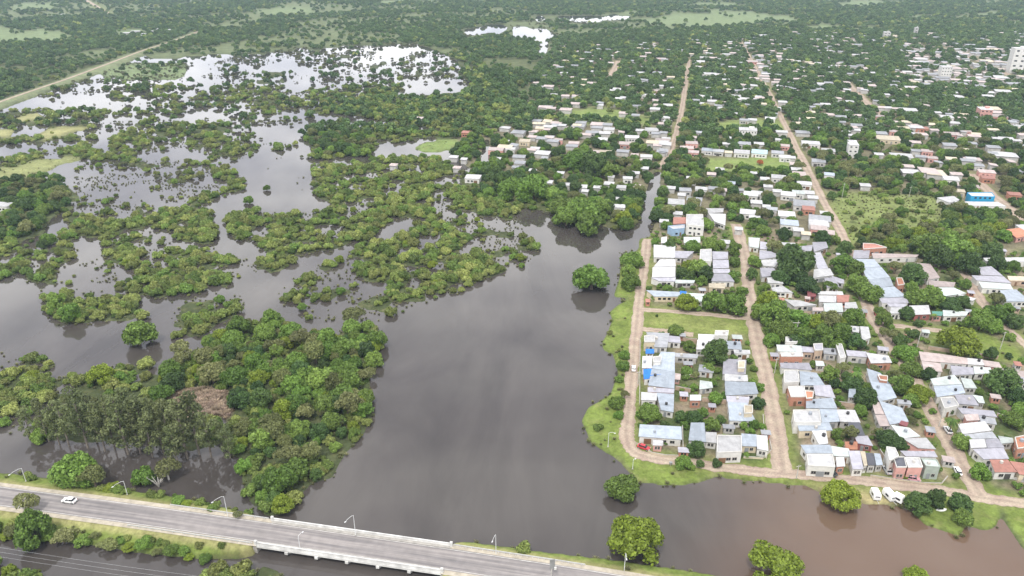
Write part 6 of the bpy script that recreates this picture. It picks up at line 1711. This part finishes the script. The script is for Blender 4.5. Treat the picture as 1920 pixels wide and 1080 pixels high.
for (p, u, v) in sorted(sheds, key=lambda q: q[1]):
    W, D, a = _sr.uniform(2.2, 4.2), _sr.uniform(2.0, 3.2), math.radians(-6 if u < 1480 else -16)
    c_, s_ = math.cos(a), math.sin(a)
    rf = _sr.choice('grpgle'); h = 2.2
    def P(x, y, z): return Vector((p.x + x * c_ - y * s_, p.y + x * s_ + y * c_, z))
    x2, x3 = 1470 - (886 - v) * 0.185, 1838 - (931 - v) * 0.52
    bk = 'lakeside block' if u < x2 else ('second block' if u < x3 else 'third block')
    k = SHED_N.get((rf, bk), 0); SHED_N[(rf, bk)] = k + 1
    house_solid(P(-W / 2, D / 2, ZL + h + .3), P(W / 2, D / 2, ZL + h + .3), P(W / 2, -D / 2, ZL + h), P(-W / 2, -D / 2, ZL + h), h, rf, _sr.choice('gok'), 'yard_shed',
                '%s-roofed small yard shed, %s from left, %s' % (ROOF[rf][1], ordinal(k), bk), 'shed', 'yard sheds', 1, False, int(u))
    xi, yi = int(p.x) - OX0, int(p.y) - OY0
    OCC[yi - 2:yi + 3, xi - 2:xi + 3] = True

def candidates(sp, d0, d1, seed):
    r = np.random.default_rng(seed)
    ys = np.arange(d0, d1, sp)
    X, Y = [], []
    for y in ys:
        hw = 0.98 * math.hypot(y, 60) * 1.0 + 30
        n = int(2 * hw / sp)
        X.append(-hw + sp * (np.arange(n) + r.uniform(-0.45, 0.45, n))); Y.append(y + sp * r.uniform(-0.45, 0.45, n))
    X, Y = np.concatenate(X), np.concatenate(Y)
    i, j, u, v = cell(X, Y)
    ok = (u > -330) & (u < 2250) & (v < 1200)
    return X[ok], Y[ok], i[ok], j[ok], u[ok], v[ok], r

PL = {'tree': [], 'shrub': [], 'bush': [], 'tussock': [], 'wet': [], 'far': []}
# shrubs of the marsh
X, Y, I, J, U, V, r = candidates(3.3, 118, 900, 21)
c = COVER[J, I]; clump = fnoise(X, Y, 11.0, 31)
pr = np.select([c == 18, c == 1, c == 12, c == 10, c == 11, c == 2, c == 3, c == 13, c == 4, c == 14, c == 7],
               [0.85, np.where(clump > 0.46, 0.88, 0.10), np.where(clump > 0.55, 0.42, 0.06), 0.55, np.where(clump > 0.60, 0.28, 0.04), np.where(clump > 0.64, 0.36, 0.012), 0.25, 0.0, 0.012, 0.004, 0.0], 0.0)
k = (r.random(len(X)) < pr) & ~ROADMASK[J, I] & ~occupied(X, Y) & ~((DH[J, I] < 6.6) & (V > 820))
szs = np.where((c == 12) & (Y > 480), r.uniform(0.6, 1.7, len(X)), 1.0) * np.where(c == 1, 1.0 + 2.3 * r.random(len(X)) ** 1.3, np.where((c == 2) | (c == 18), r.uniform(0.6, 1.7, len(X)), r.uniform(0.9, 2.6, len(X)))) * (0.7 + 0.6 * clump)
hh = HGT[J, I]
for a in np.nonzero(k)[0]: PL['shrub'].append((X[a], Y[a], max(-0.05, hh[a]), szs[a], V[a], U[a]))
# garden bushes
X, Y, I, J, U, V, r = candidates(3.4, 150, 470, 22)
c = COVER[J, I]
k = (r.random(len(X)) < np.where(c == 13, 0.60, 0.0)) & ~ROADMASK[J, I] & ~occupied(X, Y, 1)
for a in np.nonzero(k)[0]: PL['bush'].append((X[a], Y[a], HGT[J[a], I[a]], r.uniform(0.6, 1.9), V[a], U[a]))
# tussocks in shallow water and on banks
X, Y, I, J, U, V, r = candidates(2.0, 118, 620, 23)
c = COVER[J, I]; clump = fnoise(X * 0.5, Y, 9.0, 41)
pr = np.select([c == 2, c == 12, c == 1, c == 10, c == 15, c == 4, c == 11, c == 14], [np.where(clump > 0.54, 0.42, 0.012), 0.2, 0.12, 0.12, 0.0, 0.06, 0.3, np.where(clump > 0.7, 0.12, 0.0)], 0.0)
edge = (LB[J, I] > 0.12) & (LB[J, I] < 0.6) & (GV[J, I] > 380)
pr = np.where(edge & ~ROADMASK[J, I], np.maximum(pr, 0.4), pr)
k = (r.random(len(X)) < pr) & ~ROADMASK[J, I] & ~(DH[J, I] < 6.2) & ~occupied(X, Y)
for a in np.nonzero(k)[0]: PL['tussock'].append((X[a], Y[a], max(-0.05, HGT[J[a], I[a]]), r.uniform(0.5, 1.25), V[a], U[a]))
X, Y, I, J, U, V, r = candidates(0.95, 118, 420, 28)
k = (COVER[J, I] == 15) & (r.random(len(X)) < 0.8)
DRYR = [(X[a], Y[a], HGT[J[a], I[a]] - 0.1, r.uniform(0.9, 2.0), r.uniform(0, 6.28), r.integers(0, 3)) for a in np.nonzero(k)[0]]
# drowned clumps of the far marsh
X, Y, I, J, U, V, r = candidates(4.0, 480, 2100, 24)
c = COVER[J, I]; clump = fnoise(X * 0.38, Y, 34.0, 51)
pr = np.select([c == 9, c == 12], [np.where(clump > 0.58, 0.34, 0.012), np.where(clump > 0.5, 0.36, 0.06)], 0.0)
k = r.random(len(X)) < pr
for a in np.nonzero(k)[0]: PL['wet'].append((X[a], Y[a], max(-0.05, HGT[J[a], I[a]]), 0.6 + 2.3 * r.random() ** 2.2, V[a], U[a]))
# woods and town trees, nearer part
X, Y, I, J, U, V, r = candidates(4.7, 118, 640, 25)
c = COVER[J, I]; clump = fnoise(X, Y, 26.0, 61)
pr = np.select([c == 17, c == 10, c == 3, c == 7, c == 11, c == 12, c == 1, c == 13], [0.48, 0.80, 0.62, np.where(clump > 0.42, 0.74, 0.4), 0.05, 0.06, 0.05, 0.035], 0.0)
near = np.min(np.hypot(X[:, None] - TR[None, :, 0], Y[:, None] - TR[None, :, 1]) - TR[None, :, 2] * 0.8, axis=1)
k = (r.random(len(X)) < pr) & ~ROADMASK[J, I] & ~occupied(X, Y, 1) & (near > 1.0) & ~((DH[J, I] < 8) & (V > 820))
k &= ~((c == 10) & (U > 85) & (U < 450) & (V > 770))
for a in np.nonzero(k)[0]:
    PL['tree'].append((X[a], Y[a], max(-0.05, HGT[J[a], I[a]]), (1.7 + 3.2 * r.random() ** 1.5) * (1.08 if c[a] == 10 else 1.0) * (0.55 if c[a] in (1, 12, 13) else 1.0), V[a], U[a], c[a]))
# woods beyond, out to the horizon
FARP = []
for (d0, d1, sp, s0, s1) in ((640, 1000, 6.6, 2.6, 4.9), (1000, 1600, 8.2, 2.8, 5.0), (1600, 2900, 11.0, 3.2, 5.8)):
    X, Y, I, J, U, V, r = candidates(sp, d0, d1, 26 + d0)
    c = COVER[J, I]; clump = fnoise(X, Y, 70.0, 71); cl2 = fnoise(X, Y, 260.0, 81)
    pr = np.select([c == 16, c == 17, c == 7, c == 5, c == 3, c == 8, c == 1, c == 12, c == 9], [0.55, 0.5, np.where(clump > 0.34, 0.97, 0.75), np.where(clump * 0.5 + cl2 * 0.5 > 0.40, 0.86, 0.35), 0.8, 0.03, 0.62, 0.07, 0.02], 0.0)
    if d0 > 900: pr = np.where((c == 5) & (clump * 0.35 + cl2 * 0.65 < 0.405), 0.14, pr)
    if d0 > 1500: pr = np.where(c == 5, pr * 0.9, pr)
    k = (r.random(len(X)) < pr) & ~ROADMASK[J, I] & ~occupied(X, Y, 0)
    for a in np.nonzero(k)[0]:
        q = r.random()
        kd = q
        FARP.append((X[a], Y[a], max(0.0, HGT[J[a], I[a]]) - 0.3, r.uniform(s0, s1), r.uniform(0, 6.28), (r.integers(6, 8) if (q < 0.32 if c[a] == 1 else q < 0.10) else (r.integers(4, 6) if q < 0.42 else r.integers(0, 4)))))

def apparent(t): return t[3] / math.hypot(t[0], t[1], HC)
def in_view(t): return -20 < t[5] < 1940 and t[4] < 1110
def split_largest(lst, n):
    lst = sorted(lst, key=lambda t: (not in_view(t), -apparent(t)))
    return lst[:n], lst[n:]
def marsh_zone(u, v):
    if v > 840: return 'causeway verge' if v < 1060 else 'near water margin'
    if v > 640: return 'near left wood' if u > 300 else 'shrubland by the eucalyptus'
    if u > 520: return 'central shrub belt' if v > 400 else 'shrub belt beyond the lake'
    if u < 160: return 'left fringe of the marsh'
    return 'middle marsh islands' if v > 400 else 'marsh beyond the channel'
KM = {10: ('green', 'green', 'lime', 'olive', 'dark', 'green'), 3: ('green', 'dark', 'green', 'dark', 'olive'), 7: ('green', 'dark', 'green', 'olive', 'dark'), 13: ('green', 'dark'),
      11: ('green', 'olive'), 12: ('olive', 'green'), 1: ('green', 'lime')}
budget = 300 - len(TREES) + len(EU)
ind, rest = split_largest(PL['tree'], max(60, budget))
KADJ = {'green': 'round green tree', 'dark': 'dense dark green tree', 'lime': 'bright yellow-green tree', 'olive': 'thin olive-green tree'}
def wood_zone(u, v, c):
    if u > 1000: return 'among the town houses' if c in (7, 13, 17) else ('at the head of the lake' if u < 1230 else 'around the scrub field')
    return 'in the ' + marsh_zone(u, v)
zcount = {}
for t in sorted(ind, key=lambda t: t[5]):
    r_ = random.Random(int(t[0] * 31 + t[1] * 17))
    kd = r_.choice(KM.get(int(t[6]), ('green', 'dark')))
    z = wood_zone(t[5], t[4], t[6]); q = zcount.get((z, kd), 0); zcount[(z, kd)] = q + 1
    place_tree('broadleaf_tree', kd, t[0], t[1], t[2] - 0.05, t[3], '%s, %s from left %s' % (KADJ[kd], ordinal(q), z), 'tree', KADJ[kd] + 's ' + z)
idxk = {'green': range(0, 4), 'dark': range(4, 7), 'lime': range(7, 10), 'olive': range(10, 13)}
pts = []
for t in rest:
    r_ = random.Random(int(t[0] * 31 + t[1] * 17)); kd = r_.choice(KM.get(int(t[6]), ('green', 'dark')))
    pts.append((t[0], t[1], t[2] - 0.05, t[3], r_.uniform(0, 6.28), r_.choice(list(idxk[kd]))))
scatter_stuff('woodland_trees', ['green', 'dark', 'lime', 'olive'], pts, 'mixed green trees filling the woods and town gardens', 'trees')
scatter_stuff('distant_woodland', ['fartree', 'fardark', 'farlime'], FARP, 'distant dark green woodland reaching to the horizon', 'woodland')
ind, rest = split_largest(PL['shrub'], 300)
zcount = {}
for t in sorted(ind, key=lambda t: t[5]):
    z = marsh_zone(t[5], t[4]) if t[5] < 1100 else 'scrub field on the right'
    rw = max(0, (1100 - int(t[4])) // 25); q = zcount.get((z, rw), 0); zcount[(z, rw)] = q + 1
    sz = 'large' if t[3] > 3 else ('middling' if t[3] > 2.2 else 'small')
    place_tree('marsh_shrub', 'shrub', t[0], t[1], t[2] - 0.05, t[3], '%s yellow-green shrub, %s from left, %s row, %s' % (sz, ordinal(q), ordinal(rw), z), 'shrub', 'shrubs of the ' + z)
pts = [(t[0], t[1], t[2] - 0.05, t[3], rng.uniform(0, 6.28), rng.integers(0, 4)) for t in rest]
scatter_stuff('marsh_shrubs', ['shrub'], pts, 'yellow-green shrubs massed over the flooded marsh', 'shrubs')
ind, rest = split_largest(PL['bush'], 300)
zcount = {}
def garden_zone(u, v):
    x2, x3 = 1470 - (886 - v) * 0.185, 1838 - (931 - v) * 0.52
    b = 'lakeside block' if u < x2 else ('second block' if u < x3 else 'third block')
    return ('front yards' if v > 780 else ('middle yards' if v > 690 else ('back yards' if v > 610 else ('far yards' if v > 530 else 'farthest yards')))) + ' of the ' + b
for t in sorted(ind, key=lambda t: t[5]):
    z = garden_zone(t[5], t[4]); q = zcount.get(z, 0); zcount[z] = q + 1
    place_tree('garden_bush', 'bush', t[0], t[1], t[2], t[3], 'small green bush, %s from left in the %s' % (ordinal(q), z), 'bush', 'garden bushes')
if rest: scatter_stuff('garden_bushes', ['bush'], [(t[0], t[1], t[2], t[3], rng.uniform(0, 6.28), rng.integers(0, 2)) for t in rest], 'small green bushes in the farther gardens', 'bushes')
scatter_stuff('reeds', ['tussock'], [(t[0], t[1], t[2], t[3], rng.uniform(0, 6.28), rng.integers(0, 3)) for t in PL['tussock']], 'pale reed and grass tussocks in the shallows', 'reeds')
scatter_stuff('dry_reeds', ['dryreed'], DRYR, 'pinkish brown dry reed patch inside the near left wood', 'reeds')
scatter_stuff('drowned_shrubs', ['wetshrub'], [(t[0], t[1], t[2], t[3], rng.uniform(0, 6.28), rng.integers(0, 3)) for t in PL['wet']], 'grey-green drowned shrubs in the far marsh', 'shrubs')

# ------------------------------------------------------------------ haze
m, n, l, b = nt_new('haze_air')
n.remove(b)
pv = n.new('ShaderNodeVolumePrincipled')
pv.inputs['Color'].default_value = (0.62, 0.78, 1.0, 1)
pv.inputs['Density'].default_value = 0.000062
pv.inputs['Anisotropy'].default_value = 0.2
l.new(pv.outputs[0], n['Material Output'].inputs['Volume'])
xm, ym = float(np.abs(GX).max()) + 50, float(GY.max()) + 50
haze = MB().box((0, (ym - 120) / 2, (HC + 8 - 2.2) / 2), (2 * xm, ym + 120, HC + 8 + 2.2)).build('haze', m)
tag(haze, 'thin pale blue haze over the whole plain', 'haze', kind='stuff')
print('houses', NHOUSE[0], 'far', n_far, 'trees', len(TREES), {k: len(v) for k, v in PL.items()}, 'farp', len(FARP), 'objects', len(COL.objects))
